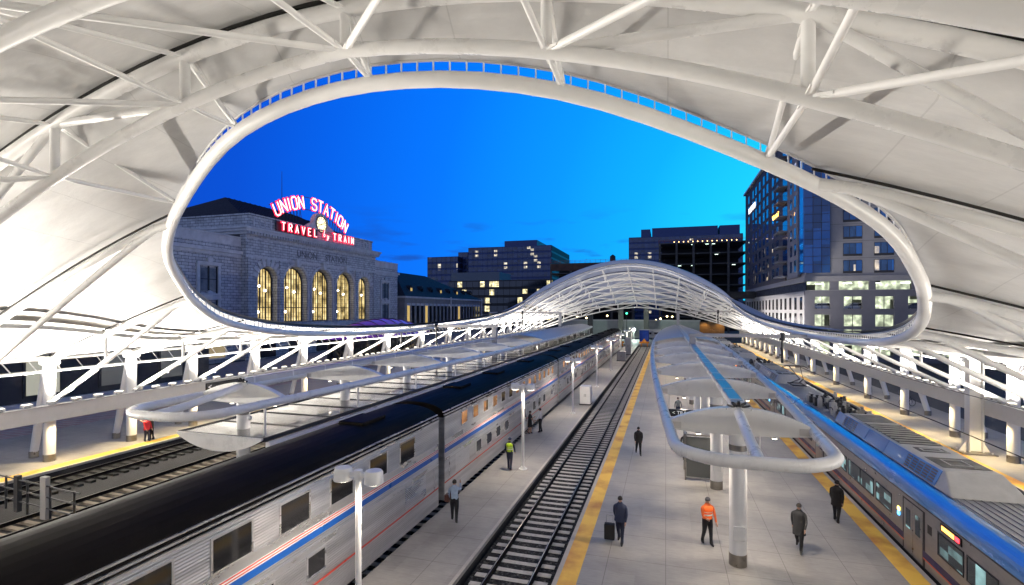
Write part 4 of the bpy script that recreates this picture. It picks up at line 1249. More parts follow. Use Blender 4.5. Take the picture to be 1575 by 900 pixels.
for c, w in zip(txt, slots):
    mid = (acc_ + w / 2) / tot; acc_ += w
    if c == ' ': continue
    th = span * (mid - 0.5)
    letter(c, (R_ * math.sin(th), cz + R_ * math.cos(th)), -th, 2.45, 0.98, 0.42, True)
def word(txt, y0, y1, z, h):
    n = len(txt); sl = [(.6 if c != 'I' else .3) for c in txt]; tot = sum(sl); a = 0
    for c, w in zip(txt, sl):
        letter(c, (y0 + (y1 - y0) * (a + w / 2) / tot - 94.5, z), 0, h, 0.95, 0.34, False); a += w
word('TRAVEL', 81.0, 92.3, -2.0, 1.45)
word('TRAIN', 96.9, 105.5, -1.9, 1.45)
letter('b', (94.3 - 94.5, -1.65), -0.15, 1.3, 1.0, 0.2, False); letter('y', (95.5 - 94.5, -1.75), -0.15, 1.3, 1.0, 0.2, False)
# truss frame behind the letters
fr = MB()
for zoff in (-0.1, 2.5):
    fr.tube([(-0.35, (R_ + zoff) * math.sin(span * (i / 24 - .5)), cz + (R_ + zoff) * math.cos(span * (i / 24 - .5))) for i in range(25)], 0.07, 6)
for i in range(25):
    th = span * (i / 24 - .5)
    p = Vector((-0.35, R_ * math.sin(th), cz + R_ * math.cos(th)))
    if abs(p.y) > 3.2:
        fr.bar(p, (-0.35, p.y, -0.3), 0.09, 0.09); fr.bar(p, (-0.35, p.y + 1.2, -0.3), 0.06, 0.06)
fr.build('sign_truss', M['dark'], sgn)
MB().box(2.28, 2.36, -13.9, -1.9, -2.2, -0.3).build('sign_backing', M['signblack'], sgn)
# the word boards stand in front of the attic, on brackets from it
for ch in list(sgn.children):
    me = ch.data
    if max(v.co.z for v in me.vertices) < 0.9 and ch.name.startswith('neon_letter'):
        for o in [ch] + list(ch.children): o.data.transform(Matrix.Translation((2.75, 0, 0)))

# ------------------------------------------------------------------ other buildings
def building(name, label, x0, x1, y0, y1, z1, wall, cat='building', group=None):
    t = empty(name, ((x0 + x1) / 2, y0, 0)); tag(t, label, cat, group)
    cx = (x0 + x1) / 2
    def part(mb, nm, m, parent=None, **kw):
        o = mb.build(nm, m, parent or t, **kw); o.data.transform(Matrix.Translation((-cx, -y0, 0))); return o
    part(MB().box(x0, x1, y0, y1, -1.5, z1), 'wall', wall)
    return t, part
def px_box(pxa, pxb, py_top, Y):
    a, b = on_plane_y(pxa, 476, Y), on_plane_y(pxb, 476, Y)
    return a.x, b.x, on_plane_y((pxa + pxb) / 2, py_top, Y).z

# low annex beyond the station
M['brick'] = mat('grey_brick', (0.27, 0.25, 0.24), 0.9, var=0.25, vscale=0.8)
M['lit_amber'] = mat('amber_window', (0.1, 0.08, 0.03), 0.3, emit=(0.9, 0.62, 0.2), estr=0.35)
t, part = building('station_annex', 'long low brick annex with dark roof and tall narrow windows', SX - 16, SX, 131, 194, 12.4, M['brick'])
part(MB().box(SX - 16.5, SX + 0.5, 130.6, 194.4, 12.402, 12.9), 'cornice', M['stone_trim'])
rr = MB(); rr.add([(SX + 0.3, 130.8, 12.91), (SX + 0.3, 194.2, 12.91), (SX - 16.3, 194.2, 12.91), (SX - 16.3, 130.8, 12.91), (SX - 8, 139, 20.5), (SX - 8, 160, 20.5), (SX - 8, 186, 17.2)], [(0, 1, 6, 5, 4), (1, 2, 6), (2, 3, 4, 5, 6), (3, 0, 4), (0, 3, 2, 1)])
ro = part(rr, 'roof', M['slate'])
for k in range(8):
    y = 138 + 7 * k
    d = part(MB().prism([(y - 0.9, 14.0), (y + 0.9, 14.0), (y + 0.9, 15.6), (y, 16.3), (y - 0.9, 15.6)], 'x', SX - 5, SX - 1.6), 'dormer', M['slate'], ro)
    part(MB().box(SX - 1.599, SX - 1.55, y - 0.55, y + 0.55, 14.3, 15.5), 'dormer_window', M['lit_amber'] if k in (0, 3, 5) else M['win_dark'], ro)
part(MB().box(SX - 9, SX - 7.6, 167, 169, 16, 20.4), 'chimney', M['brick'], ro)
k = 0; y = 133.2
while y < 193:
    o = part(MB().box(SX + 0.003, SX + 0.06, y - 0.75, y + 0.75, 2.2, 10.2), 'window', M['lit_amber'] if k in (0, 4, 13) else M['win_dark'])
    part(MB().box(SX + 0.003, SX + 0.25, y - 1.0, y + 1.0, 10.205, 10.9), 'lintel', M['stone_trim'], o)
    y += 2.9; k += 1
for y in (163, 193.5): part(MB().cyl(SX + 0.35, y, 0, 13.3, 0.28, 0.28, 8), 'downpipe', M['lightgrey'])

# glazed lens roof of the underground concourse
t = empty('lens_pavilion', (-50, 84, 0)); tag(t, 'low glass pavilion with a purple lit lens-shaped roof before the station', 'pavilion')
prp = mat('purple_lit_glass_roof', (0.16, 0.06, 0.34), 0.18, var=0.3, vscale=0.35, emit=(0.22, 0.05, 0.42), estr=0.16)  # purple light of the neon sign put into base colour and emission
rows = []
for i in range(9):
    u = i / 8
    rows.append([(4.8 * (1 - 0.999 * u) ** 0.5 * math.cos(2 * PI * j / 36) , 17 * (1 - 0.999 * u) ** 0.5 * math.sin(2 * PI * j / 36), 4.4 + 3.0 * u) for j in range(37)])
lr = MB().grid(rows).build('lens_roof', prp, t, merge=True)
gb = MB()
for j in (-5, -4, -3, -2, -1, 0, 1, 2, 3, 4, 5):
    c = j / 6; pts = []
    for q in range(-10, 11):
        x = 4.8 * math.sqrt(1 - c * c) * q / 10; f = 1 - (x / 4.8) ** 2 - c * c
        pts.append((x, 17 * c, 4.42 + 3.0 * max(0, f)))
    gb.tube(pts, 0.09, 6)
gb.build('glazing_bar', M['dark'], lr)
gw = MB(); gw.grid([[(4.3 * math.cos(2 * PI * j / 36), 15.4 * math.sin(2 * PI * j / 36), z) for j in range(37)] for z in (0, 4.38)])
gw.build('glass_wall', M['glass'], t, merge=True)

# dark low buildings behind the left-hand columns
t, part = building('street_building', 'dark stone low building with a pale window behind the left columns', -66, -54.0, 22, 50, 10.2, mat('dark_stone', (0.05, 0.05, 0.052), 0.85, var=0.3))
for k in range(4):
    y = 26 + 6.3 * k
    o = part(MB().box(-53.998, -53.85, y - 1.5, y + 1.5, 1.2, 5.2), 'window', M['dark'])
    part(MB().box(-53.848, -53.82, y - 1.3, y + 1.3, 1.4, 5.0), 'pane', mat('pale_window', (0.2, 0.2, 0.18), 0.3, emit=(0.8, 0.78, 0.6), estr=0.25 if k in (1,) else 0.03), o)
part(MB().box(-54.0, -53.4, 22, 50, 0.3, 0.8), 'plinth', M['stone_trim'])
part(MB().box(-66.2, -53.6, 21.8, 50.2, 10.202, 10.8), 'cornice', M['stone_trim'])

# glass office group, far behind
OFF = lit_glass('office_glass', (0.015, 0.035, 0.11), (2.1, 400, 3.9), 0.05, (1.0, 0.88, 0.6), 0.42, seed=1.0, rough=0.2)
OFF2 = lit_glass('office_glass_dark', (0.008, 0.010, 0.014), (2.4, 400, 4.0), 0.2, (1.0, 0.86, 0.45), 0.8, seed=5.0)
M['spandrel'] = mat('dark_blue_spandrel', (0.03, 0.06, 0.19), 0.5, var=0.1)
M['side_glass'] = mat('matt_side_glass', (0.02, 0.03, 0.07), 0.6, spec=0.2)
M['spandrel_k'] = mat('black_spandrel', (0.012, 0.012, 0.014), 0.5, var=0.1)
def office(name, label, pxa, pxb, pyt, Y, depth, gl, sp, fl=3.9, zlow=0, group=None, mull=3.2):
    x0, x1, z1 = px_box(pxa, pxb, pyt, Y)
    t, part = building(name, label, x0, x1, Y + 0.3, Y + depth, z1, sp, group=group)
    z = z1 - 0.5; k = 0
    while z - fl > zlow and k < 24:
        part(MB().box(x0 + 0.2, x1 - 0.2, Y + 0.18, Y + 0.295, z - fl * 0.68, z), 'window_band', gl)
        part(MB().box(x1 + 0.002, x1 + 0.1, Y + 0.6, Y + depth - 0.6, z - fl * 0.68, z), 'side_window_band', M['side_glass'])
        z -= fl; k += 1
    mb = MB(); x = x0 + mull
    while x < x1 - 0.5:
        mb.box(x - 0.06, x + 0.06, Y + 0.08, Y + 0.177, max(0, z), z1 - 0.4); x += mull
    part(mb, 'mullion', sp)
    return t, part, x0, x1, z1
t, part, x0, x1, z1 = office('office_block', 'dark blue glass office block stepping up behind the annex', 720, 848, 379, 300, 60, OFF, M['spandrel'])
a, b, zt = px_box(776, 826, 370, 306)
part(MB().box(a, b, 306, 340, z1 + 0.01, zt), 'penthouse', M['spandrel'])
office('office_block', 'lower left wing of the blue glass offices', 657, 704, 395, 298, 50, OFF, M['spandrel'])
office('office_block', 'narrow recessed link of the blue glass offices', 704.5, 719.5, 388, 306, 40, OFF, M['spandrel'])
t, part, x0, x1, z1 = office('office_block', 'black office block with many warm lit windows', 690, 850, 431, 238, 40, OFF2, M['spandrel_k'], fl=4.0)
a, b, zt = px_box(694, 768, 419, 242)
part(MB().box(a, b, 242, 262, z1 + 0.01, zt), 'penthouse', mat('zinc_penthouse', (0.13, 0.16, 0.2), 0.5, var=0.15))
# tall blue offices behind the arch and the concrete frame before it
t, part, x0, x1, z1 = office('office_tower', 'dark blue office tower behind the unfinished concrete frame', 967, 1143, 362, 340, 50, OFF, M['spandrel'])
for a_, b_, p_ in ((986, 1000, 353), (1003, 1104, 349), (1107, 1138, 346)):
    a, b, zt = px_box(a_, b_, p_, 344)
    part(MB().box(a, b, 344, 370, z1 + 0.01, zt), 'penthouse', M['spandrel'])

def frame_building(label, pxa, pxb, pyt, Y, depth, ncol, fl=4.2):
    x0, x1, z1 = px_box(pxa, pxb, pyt, Y)
    t = empty('unfinished_building', ((x0 + x1) / 2, Y, 0)); tag(t, label, 'building site', 'unfinished concrete buildings'); cx = (x0 + x1) / 2
    off = Matrix.Translation((-cx, -Y, 0))
    def part(mb, nm, m, **kw):
        o = mb.build(nm, m, kw.pop('parent', None) or t, **kw); o.data.transform(off); return o
    con = M['site_concrete']
    z = z1
    while z > 1:
        part(MB().box(x0, x1, Y, Y + depth, z - 0.4, z), 'floor_slab', con); z -= fl
    for i in range(ncol):
        x = x0 + 0.5 + (x1 - x0 - 1.0) * i / (ncol - 1)
        part(MB().box(x - 0.4, x + 0.4, Y - 0.42, Y - 0.02, 0, z1 - 0.1), 'concrete_column', con)
    part(MB().box(x0 + 1, x1 - 1, Y + depth * 0.6, Y + depth - 0.5, 0, z1 - 0.5), 'core_wall', M['spandrel_k'])
    rl = MB()
    for h in (0.6, 1.2): rl.box(x0, x1, Y + 0.1, Y + 0.16, z1 + h - 0.05, z1 + h + 0.05)
    x = x0
    while x < x1: rl.box(x, x + 0.1, Y + 0.1, Y + 0.2, z1, z1 + 1.3); x += 2.2
    part(rl, 'edge_rail', mat('orange_net_rail', (0.35, 0.08, 0.02), 0.7))
    rnd = random.Random(int(pxa))
    wl_m = mat('work_lamp', (1, 1, 1), 0.5, emit=(0.75, 1.0, 0.85), estr=2.2)
    for i in range(9):
        x = rnd.uniform(x0 + 2, x1 - 2); zz = z1 - 0.75 - fl * rnd.randint(0, 4)
        part(MB().box(x - 0.6, x + 0.6, Y + 2.0, Y + 2.15, zz, zz + 0.14), 'work_lamp', wl_m)
    return t, part, x0, x1, z1
M['site_concrete'] = mat('raw_concrete', (0.10, 0.095, 0.09), 0.9, var=0.3, vscale=0.5)
t, part, x0, x1, z1 = frame_building('unfinished concrete frame with orange edge netting right of the far arch', 1013, 1150, 372, 215, 30, 6)
lt = MB(); 
for i in range(14):
    x = x0 + 6 + (x1 - x0 - 8) * i / 14; lt.lathe(x, 216, [(0.05, z1 + 0.2), (0.22, z1 + 0.4), (0.05, z1 + 0.65)], 6)
part(lt, 'deck_lamp', mat('deck_lamp', (1, 1, 1), 0.5, emit=(1.0, 0.62, 0.22), estr=3))
t, part, x0, x1, z1 = frame_building('low unfinished concrete deck with a rust coloured parapet left of the far arch', 846, 975, 404, 222, 26, 5)
part(MB().box(x0 + 0.5, x1 - 0.5, 221.55, 221.97, z1 - 3.3, z1 - 0.42), 'formwork_panel', mat('rusty_formwork', (0.10, 0.055, 0.04), 0.85, var=0.5, vscale=0.5))
part(MB().lathe(x1 - 9, 224, [(1.2, z1), (1.2, z1 + 2.6), (0.2, z1 + 3.4)], 10), 'water_tank', M['dark'])

# hotel and parking block to the right
HX, HYc, HT = 24.6, 106.6, 45.6
M['hotel_dark'] = mat('hotel_brown_cladding', (0.075, 0.06, 0.056), 0.75, var=0.25, vscale=0.5)
M['hotel_pale'] = mat('hotel_precast_panel', (0.24, 0.235, 0.245), 0.8, var=0.12, vscale=0.5)
M['hotel_mid'] = mat('hotel_purple_grey', (0.15, 0.148, 0.168), 0.8, var=0.15, vscale=0.5)
def hotel_glass(): return lit_glass('hotel_curtain_wall', (0.012, 0.09, 0.30), (1.4, 400, 3.0), 0.0, (1, 1, 1), 0.0, rough=0.04)
M['cwall'] = hotel_glass()
M['hwin'] = lit_glass('hotel_window', (0.02, 0.06, 0.15), (1.0, 3.1, 3.2), 0.07, (1.0, 0.8, 0.5), 0.35, rough=0.04, seed=2)
M['garage'] = lit_glass('garage_light', (0.25, 0.26, 0.22), (1.6, 400, 3.0), 0.80, (0.85, 0.95, 0.66), 0.5, rough=0.8, seed=4)
t = empty('apartment_tower', (HX, HYc, 0)); tag(t, 'tall dark apartment tower with glass corner above a parking podium', 'building')
HO = Matrix.Translation((-HX, -HYc, 0))
def hp(mb, nm, m, parent=None, **kw):
    o = mb.build(nm, m, parent or t, **kw); o.data.transform(HO); return o
HL = 180.0                         # far end of the street face
# podium: floors, columns and lit garage openings on the right face
opens = [(26.3, 28.8), (31.0, 33.9), (35.9, 38.8), (40.9, 43.9), (45.9, 48.9), (50.9, 53.9), (55.9, 58.9)]
rowsz = [(0.8, 3.2), (3.6, 5.4), (6.0, 8.1), (9.2, 11.4)]
pw = MB(); xs_ = [HX] + [v for o in opens for v in o] + [66]
for i in range(0, len(xs_) - 1, 2): pw.box(xs_[i], xs_[i + 1], HYc, HYc + 0.5, -1.5, 12.5)
zz = [-1.5] + [v for r in rowsz for v in r] + [12.5]
for a, b in opens:
    for i in range(0, len(zz) - 1, 2): pw.box(a + 0.001, b - 0.001, HYc + 0.02, HYc + 0.5, zz[i], zz[i + 1])
hp(pw, 'podium_wall', M['hotel_mid'])
hp(MB().box(HX, 66, HYc, HYc + 0.5, 14.2, 15.2).box(HX, 66, HYc, HYc + 0.5, 12.502, 12.62), 'podium_band', M['hotel_pale'])
for a, b in ((28.8, 30.2), (35.0, 36.0), (41.5, 42.6), (47.5, 48.5)):
    hp(MB().box(a, b, HYc + 0.05, HYc + 0.5, 12.62, 14.199), 'podium_pier', M['hotel_mid'])
hp(MB().box(HX + 0.6, 66, HYc + 9, HYc + 9.3, -1.5, 15), 'garage_back_wall', M['garage'])
for z in (3.3, 5.7, 8.6, 12.0):
    hp(MB().box(HX + 0.5, 66, HYc + 0.6, HYc + 8.99, z - 0.18, z + 0.12), 'garage_slab', M['lightgrey'])
gl = MB()
for z in (5.45, 8.3, 11.65, 14.0):
    for k in range(9):
        gl.box(27.2 + 4.6 * k, 28.6 + 4.6 * k, HYc + 3.2, HYc + 3.4, z - 0.1, z - 0.02)
hp(gl, 'garage_lamp', mat('fluorescent_tube', (1, 1, 1), 0.5, emit=(0.9, 1.0, 0.82), estr=7))
for k, (a, b) in enumerate(opens):
    for z0, z1 in rowsz[1:]:
        hp(MB().box((a + b) / 2 - 0.05, (a + b) / 2 + 0.05, HYc + 0.3, HYc + 0.4, z0, z1), 'garage_mullion', M['dark'])
hp(MB().box(HX, HX + 0.5, HYc + 0.51, HL, -1.5, 12.5).box(HX, HX + 0.5, HYc + 0.51, HL, 14.2, 15.2), 'podium_street_wall', M['hotel_pale'])
hp(MB().box(HX + 0.35, HX + 0.5, HYc + 0.51, HL, 12.501, 14.199), 'podium_dark_band', M['spandrel_k'])
y = HYc + 2.4
while y < HL - 2:
    for z0, z1 in ((5.9, 8.3), (9.0, 11.4)):
        hp(MB().box(HX - 0.03, HX - 0.002, y - 0.9, y + 0.9, z0, z1), 'podium_window', M['win_dark'])
    y += 4.4
# upper storeys
hp(MB().box(HX + 0.3, 66, HYc + 0.35, HL, 15.21, HT), 'tower_wall', M['hotel_pale'])
hp(MB().box(HX + 0.02, HX + 0.298, HYc + 16, HL, 15.21, HT), 'street_wall', M['hotel_dark'])
hp(MB().box(HX - 0.4, HX + 0.01, HYc + 3.4, HYc + 12, 15.21, HT), 'pale_bay', M['hotel_mid'])
hp(MB().box(HX - 0.2, 28.8, HYc + 0.05, HYc + 3.2, 15.8, HT - 0.3), 'glass_corner', M['cwall'])
mu = MB()
for x in (HX + 1.4, HX + 2.8): mu.box(x - 0.03, x + 0.03, HYc + 0.0, HYc + 0.048, 15.8, HT - 0.3)
z = 17.3
while z < HT: mu.box(HX - 0.2, 28.8, HYc - 0.01, HYc + 0.047, z - 0.03, z + 0.03); z += 1.55
hp(mu, 'corner_mullion', M['dark'])
for a, b in opens[1:]:
    z = 15.7
    while z < HT - 3:
        f = hp(MB().box(a - 0.06, b + 0.06, HYc + 0.28, HYc + 0.348, z - 0.06, z + 2.3), 'window', M['dark'])
        w3 = (b - a - 0.2) / 3
        for q in range(3):
            hp(MB().box(a + q * (w3 + 0.1), a + q * (w3 + 0.1) + w3, HYc + 0.24, HYc + 0.279, z + (0.35 if q < 2 else 0.35), z + 2.24), 'pane', M['cwall'] if (q + int(z)) % 3 == 2 else M['hwin'], f)
        z += 3.1
jt = MB()
for z in (18.4, 21.5, 24.6, 27.7, 30.8, 33.9): jt.box(28.9, 66, HYc + 0.335, HYc + 0.349, z - 0.02, z + 0.02)
hp(jt, 'panel_joint', M['dark'])
z = 16.4
while z < HT - 3.2:
    for y, w in ((HYc + 5.2, 1.5), (HYc + 8.6, 1.5)):
        hp(MB().box(HX - 0.44, HX - 0.402, y - w / 2, y + w / 2, z, z + 2.2), 'bay_window', M['hwin'])
    for i, y in enumerate((HYc + 24, HYc + 29, HYc + 36, HYc + 41, HYc + 47, HYc + 53, HYc + 58, HYc + 66)):
        hp(MB().box(HX - 0.03, HX + 0.018, y - 1.15, y + 1.15, z, z + 2.2), 'street_window', M['cwall'] if z > 25 or (i + int(z)) % 4 == 0 else M['hwin'])
    b = hp(MB().box(HX - 1.9, HX + 0.015, HYc + 13.2, HYc + 18.6, z - 0.5, z - 0.25), 'balcony', M['hotel_mid'])
    rl = MB().box(HX - 1.9, HX - 1.86, HYc + 13.2, HYc + 18.6, z + 0.75, z + 0.8).box(HX - 1.86, HX, HYc + 13.2, HYc + 13.24, z + 0.75, z + 0.8)
    for k in range(12): rl.box(HX - 1.9, HX - 1.87, HYc + 13.2 + k * 0.49, HYc + 13.24 + k * 0.49, z - 0.25, z + 0.75)
    hp(rl, 'balcony_rail', M['dark'], b)
    hp(MB().box(HX - 0.03, HX + 0.015, HYc + 13.6, HYc + 18.2, z - 0.2, z + 2.2), 'balcony_glazing', M['cwall'] if int(z) % 2 else M['hwin'], b)
    z += 3.15
hp(MB().box(HX - 0.6, 66, HYc - 0.2, HL + 0.4, HT + 0.002, HT + 0.5), 'roof_edge', M['lightgrey'])
text_mesh('PLATFORM', 2.4, 'lettering', mat('white_lit_lettering', (0.9, 0.9, 0.9), 0.4, emit=(1, 1, 1), estr=1.0), t, (-0.12, 166.5 - HYc, 39.0), (PI / 2, 0, -PI / 2), 0.05)
sl_ = empty('string_lights', (HX - 1.95, HYc + 15.5, 29.0)); tag(sl_, 'swag of orange string lights on a balcony of the apartment tower', 'string lights')
sb = MB(); wr = []
for k in range(26):
    y = -3 + 6 * k / 25; z = -0.75 * abs(math.sin(k * 0.5)) + 0.5
    wr.append((0, y, z)); sb.lathe(-0.05, y, [(0.02, z - 0.14), (0.11, z), (0.02, z + 0.12)], 6)
sb.build('bulb', mat('orange_bulb', (1, 0.5, 0.1), 0.4, emit=(1.0, 0.42, 0.06), estr=5), sl_)
MB().tube(wr, 0.02, 4).build('cable', M['dark'], sl_)

def parked_car(x, y, z, rz, col, label, group='cars in the parking podium'):
    t = empty('parked_car', (x, y, z), rz); tag(t, label, 'car', group)
    side = [(-2.2, 0.35), (-2.25, 0.8), (-2.1, 1.0), (-1.6, 1.05), (-0.9, 1.52), (0.9, 1.55), (1.7, 1.02), (2.2, 0.92), (2.28, 0.6), (2.2, 0.35)]
    MB().prism(side, 'y', -0.88, 0.88).build('body', mat('car_paint', col, 0.25, coat=0.5), t, bevel=0.06)
    for s in (-1, 1):
        MB().prism([(-1.45, 1.04), (-0.85, 1.44), (0.85, 1.46), (1.45, 1.04)], 'y', s * 0.881, s * 0.895).build('window', M['glass'], t)
        for q in (-1.35, 1.4):
            w = MB().tube([(q, s * 0.70, 0.33), (q, s * 0.90, 0.33)], 0.33, 16).build('wheel', M['black'], t)
            MB().tube([(q, s * 0.901, 0.33), (q, s * 0.915, 0.33)], 0.19, 12).build('rim', M['steel_flat'], w)
    return t
parked_car(28.0, HYc + 1.9, 8.72, 0, (0.7, 0.7, 0.7), 'white car parked behind the left garage opening of the podium')
parked_car(33.6, HYc + 2.0, 8.72, PI, (0.5, 0.5, 0.5), 'grey car parked behind the second garage opening')
parked_car(43.0, HYc + 2.0, 8.72, 0, (0.06, 0.06, 0.07), 'dark car parked behind the right garage opening')

# ------------------------------------------------------------------ beyond the far arch
t = empty('retaining_wall', (-12, 168, 0)); tag(t, 'pale concrete retaining wall lit green under the far arch', 'wall')
MB().box(-22, 22, 0, 0.6, 0, 5.4).build('wall_panel', mat('pale_wall', (0.42, 0.45, 0.42), 0.8, var=0.15, vscale=0.4), t)
MB().box(-22.2, 22.2, -0.15, 0.75, 5.402, 5.8).build('coping', M['lightgrey'], t)
fl_ = empty('floodlight_mast', on_plane_y(975, 507, 158)); tag(fl_, 'bright white floodlight on a short mast under the far arch', 'floodlight')
MB().lathe(0, 0, [(0.1, -0.35), (0.4, -0.2), (0.45, 0.1), (0.2, 0.35)], 12).build('lamp_head', mat('floodlight_lens', (1, 1, 1), 0.4, emit=(0.85, 1.0, 0.92), estr=40), fl_)
MB().cyl(0, 0.5, -fl_.location.z, 0.2, 0.1, 0.08, 8).build('pole', M['grey'], fl_)
lamp('POINT', (0, -0.7, 0), 900, (0.75, 1.0, 0.85), fl_, size=0.3)
for px, lab in ((955, 'concrete pier left of the floodlight'), (994, 'concrete pier right of the floodlight'), (908, 'concrete pier at the left end of the pale wall')):
    p = on_plane_y(px, 500, 164)
    o = MB().box(p.x - 0.75, p.x + 0.75, 163.2, 164.8, 0, 11.5).box(p.x - 1.2, p.x + 1.2, 163, 165, 11.502, 12.2).build('concrete_pier', M['site_concrete'])
    tag(o, lab + ' under the road bridge', 'pier', 'bridge piers')
o = MB().box(-45, 40, 162, 166, 12.21, 13.4).box(-45, 40, 162, 162.2, 13.401, 14.3).build('road_bridge', M['spandrel_k']); tag(o, 'dark road bridge crossing behind the far arch', 'bridge')
sig = on_plane_y(964, 482, 150)
t = empty('signal_light', (sig.x, sig.y, 0)); tag(t, 'green railway signal light on a post beyond the tracks', 'signal')
MB().cyl(0, 0, 0, sig.z - 0.5, 0.08, 0.08, 8).build('post', M['dark'], t)
MB().box(-0.35, 0.35, -0.1, 0.1, sig.z - 0.6, sig.z + 0.6).build('housing', M['black'], t)
MB().tube([(0, -0.101, sig.z), (0, -0.16, sig.z)], 0.24, 12).build('lens', mat('green_lens', (0, 0.4, 0.2), 0.3, emit=(0.05, 1.0, 0.5), estr=4), t)
rnd = random.Random(4)
wm = mat('street_lamp_glow', (1, 1, 1), 0.4, emit=(1.0, 0.75, 0.35), estr=5)
for i, px in enumerate((888, 902, 934, 950, 1009, 1016, 1026, 1034)):
    p = on_plane_y(px, 485 + rnd.uniform(0, 10), 175 + rnd.uniform(0, 20))
    t = empty('street_lamp', (p.x, p.y, 0)); tag(t, 'warm glowing street lamp seen through the far arch', 'street lamp', 'street lamps beyond the far arch')
    MB().cyl(0, 0, 0, p.z, 0.09, 0.06, 8).build('pole', M['dark'], t)
    MB().lathe(0, 0, [(0.1, p.z - 0.3), (0.38, p.z), (0.1, p.z + 0.3)], 8).build('globe', wm, t)
for px, w, col, lab in ((991, 1.25, (0.01, 0.06, 0.42), 'blue portable cabin at the end of the platforms'),):
    p = on_plane_y(px, 512, 146)
    t = empty('portable_cabin', (p.x, p.y, 0)); tag(t, lab, 'cabin')
    MB().box(-w, w, -1, 1, 0.1, 3.4).build('shell', mat('cabin_blue', col, 0.4, var=0.15), t, bevel=0.08)
    MB().box(-0.5, 0.5, -1.03, -1.001, 0.2, 2.8).build('door', mat('cabin_door', (0.015, 0.08, 0.5), 0.4), t)
    MB().box(-w - 0.05, w + 0.05, -1.05, 1.05, 3.402, 3.6).build('roof', M['lightgrey'], t)
for px, lab in ((998, 'white notice board right of the blue cabin'), (1010, 'second white notice board beside the first')):
    p = on_plane_y(px, 511, 147)
    t = empty('notice_board', (p.x, p.y, 0)); tag(t, lab, 'notice board')
    MB().box(-1.15, 1.15, -0.05, 0.05, 1.4, 3.6).build('board', mat('board_white', (0.75, 0.75, 0.72), 0.5), t)
    MB().box(-0.7, 0.7, -0.065, -0.051, 2.2, 2.75).build('printed_band', M['dark'], t)
    for s in (-1, 1): MB().box(s * 1.0 - 0.05, s * 1.0 + 0.05, -0.05, 0.05, 0, 1.398).build('leg', M['grey'], t)
t = empty('timber_hoarding', (8.5, 172, 0)); tag(t, 'timber hoarding lit amber behind the right side of the middle canopy', 'hoarding')
MB().box(-7, 9, 0, 0.3, 0, 5.2).build('boards', mat('timber_boards', (0.40, 0.24, 0.10), 0.7, var=0.4, vscale=1.5, vmap=(4, 1, 0.2)), t)
for k in range(4):
    lamp('SPOT', (-6 + 4.6 * k, -1.6, 5.2), 130, (1.0, 0.62, 0.22), t, (2 - 6 + 4.6 * k + 6.5, 172, 2), size=0.2, angle=120)
    t.children[-1].rotation_euler = (math.radians(25), 0, 0)
hd_ = MB()
for k in range(4): hd_.lathe(-6 + 4.6 * k, -1.6, [(0.05, 5.25), (0.2, 5.3), (0.15, 5.55)], 8).bar((-6 + 4.6 * k, -1.6, 5.5), (-6 + 4.6 * k, 0.0, 5.1), 0.06, 0.06)
hd_.build('lamp_bracket', M['dark'], t)
# city mass that closes the view far behind
o = MB().box(-300, 300, 420, 450, 0, 16).box(-140, -60, 400, 419, 0, 22).box(80, 260, 380, 418, 0, 30).build('distant_blocks', M['spandrel_k'])
tag(o, 'far dark city blocks behind the offices', 'city blocks', kind='stuff')

# bicycles locked behind the street-side columns
def bicycle(x, y, rz, label):
    t = empty('bicycle', (x, y, 0), rz); tag(t, label, 'bicycle', 'bicycles by the street-side columns')
    for q in (-0.52, 0.52):
        w = MB().tube([(q + 0.33 * math.cos(2 * PI * i / 20), 0, 0.34 + 0.33 * math.sin(2 * PI * i / 20)) for i in range(20)], 0.02, 6, closed=True).build('wheel', M['black'], t)
        sp = MB()
        for i in range(8): sp.tube([(q, 0, 0.34), (q + 0.32 * math.cos(PI * i / 4), 0, 0.34 + 0.32 * math.sin(PI * i / 4))], 0.004, 4)
        sp.build('spokes', M['steel_flat'], w)
    f = MB()
    for a, b in (((-0.52, 0.34), (-0.2, 0.85)), ((-0.2, 0.85), (0.35, 0.85)), ((0.35, 0.85), (-0.05, 0.32)), ((-0.05, 0.32), (-0.2, 0.85)), ((-0.52, 0.34), (-0.05, 0.32)), ((0.35, 0.95), (0.52, 0.34))):
        f.tube([(a[0], 0, a[1]), (b[0], 0, b[1])], 0.02, 6)
    f.build('frame', M['dark'], t)
    MB().tube([(0.30, -0.25, 1.0), (0.34, 0, 0.97), (0.30, 0.25, 1.0)], 0.016, 6).build('handlebar', M['dark'], t)
    MB().box(-0.34, -0.08, -0.06, 0.06, 0.90, 0.95).build('saddle', M['black'], t, bevel=0.02)
for k, (x, y) in enumerate(((21.6, 56.5), (21.9, 57.6), (21.5, 65.2))):
    bicycle(x, y, 0.4 + 0.5 * k, 'dark bicycle ' + ('leaning nearest the white raking column', 'just behind another bicycle by the column', 'alone farther along the right platform')[k])
# metal fence and gate post at the left end of the dark tracks
t = empty('platform_railing', (-27.5, 16.2, -0.4)); tag(t, 'steel railing with a broad grey post across the left tracks', 'railing')
rl = MB()
for z in (0.5, 1.0, 1.5): rl.tube([(-6, 0.6, z), (3.4, -0.4, z)], 0.035, 8)
for k in range(6): rl.cyl(-6 + 1.8 * k, 0.6 - 0.19 * k, 0, 1.55, 0.05, 0.05, 8)
rl.build('rails', M['dark'], t)
MB().box(0.6, 0.95, -0.2, 0.0, 0, 1.9).build('post', M['grey'], t, bevel=0.01)
MB().box(-1.5, -1.25, 0.0, 0.2, 0, 1.7).build('post', M['dark'], t, bevel=0.01)
# ------------------------------------------------------------------ silver double-deck train

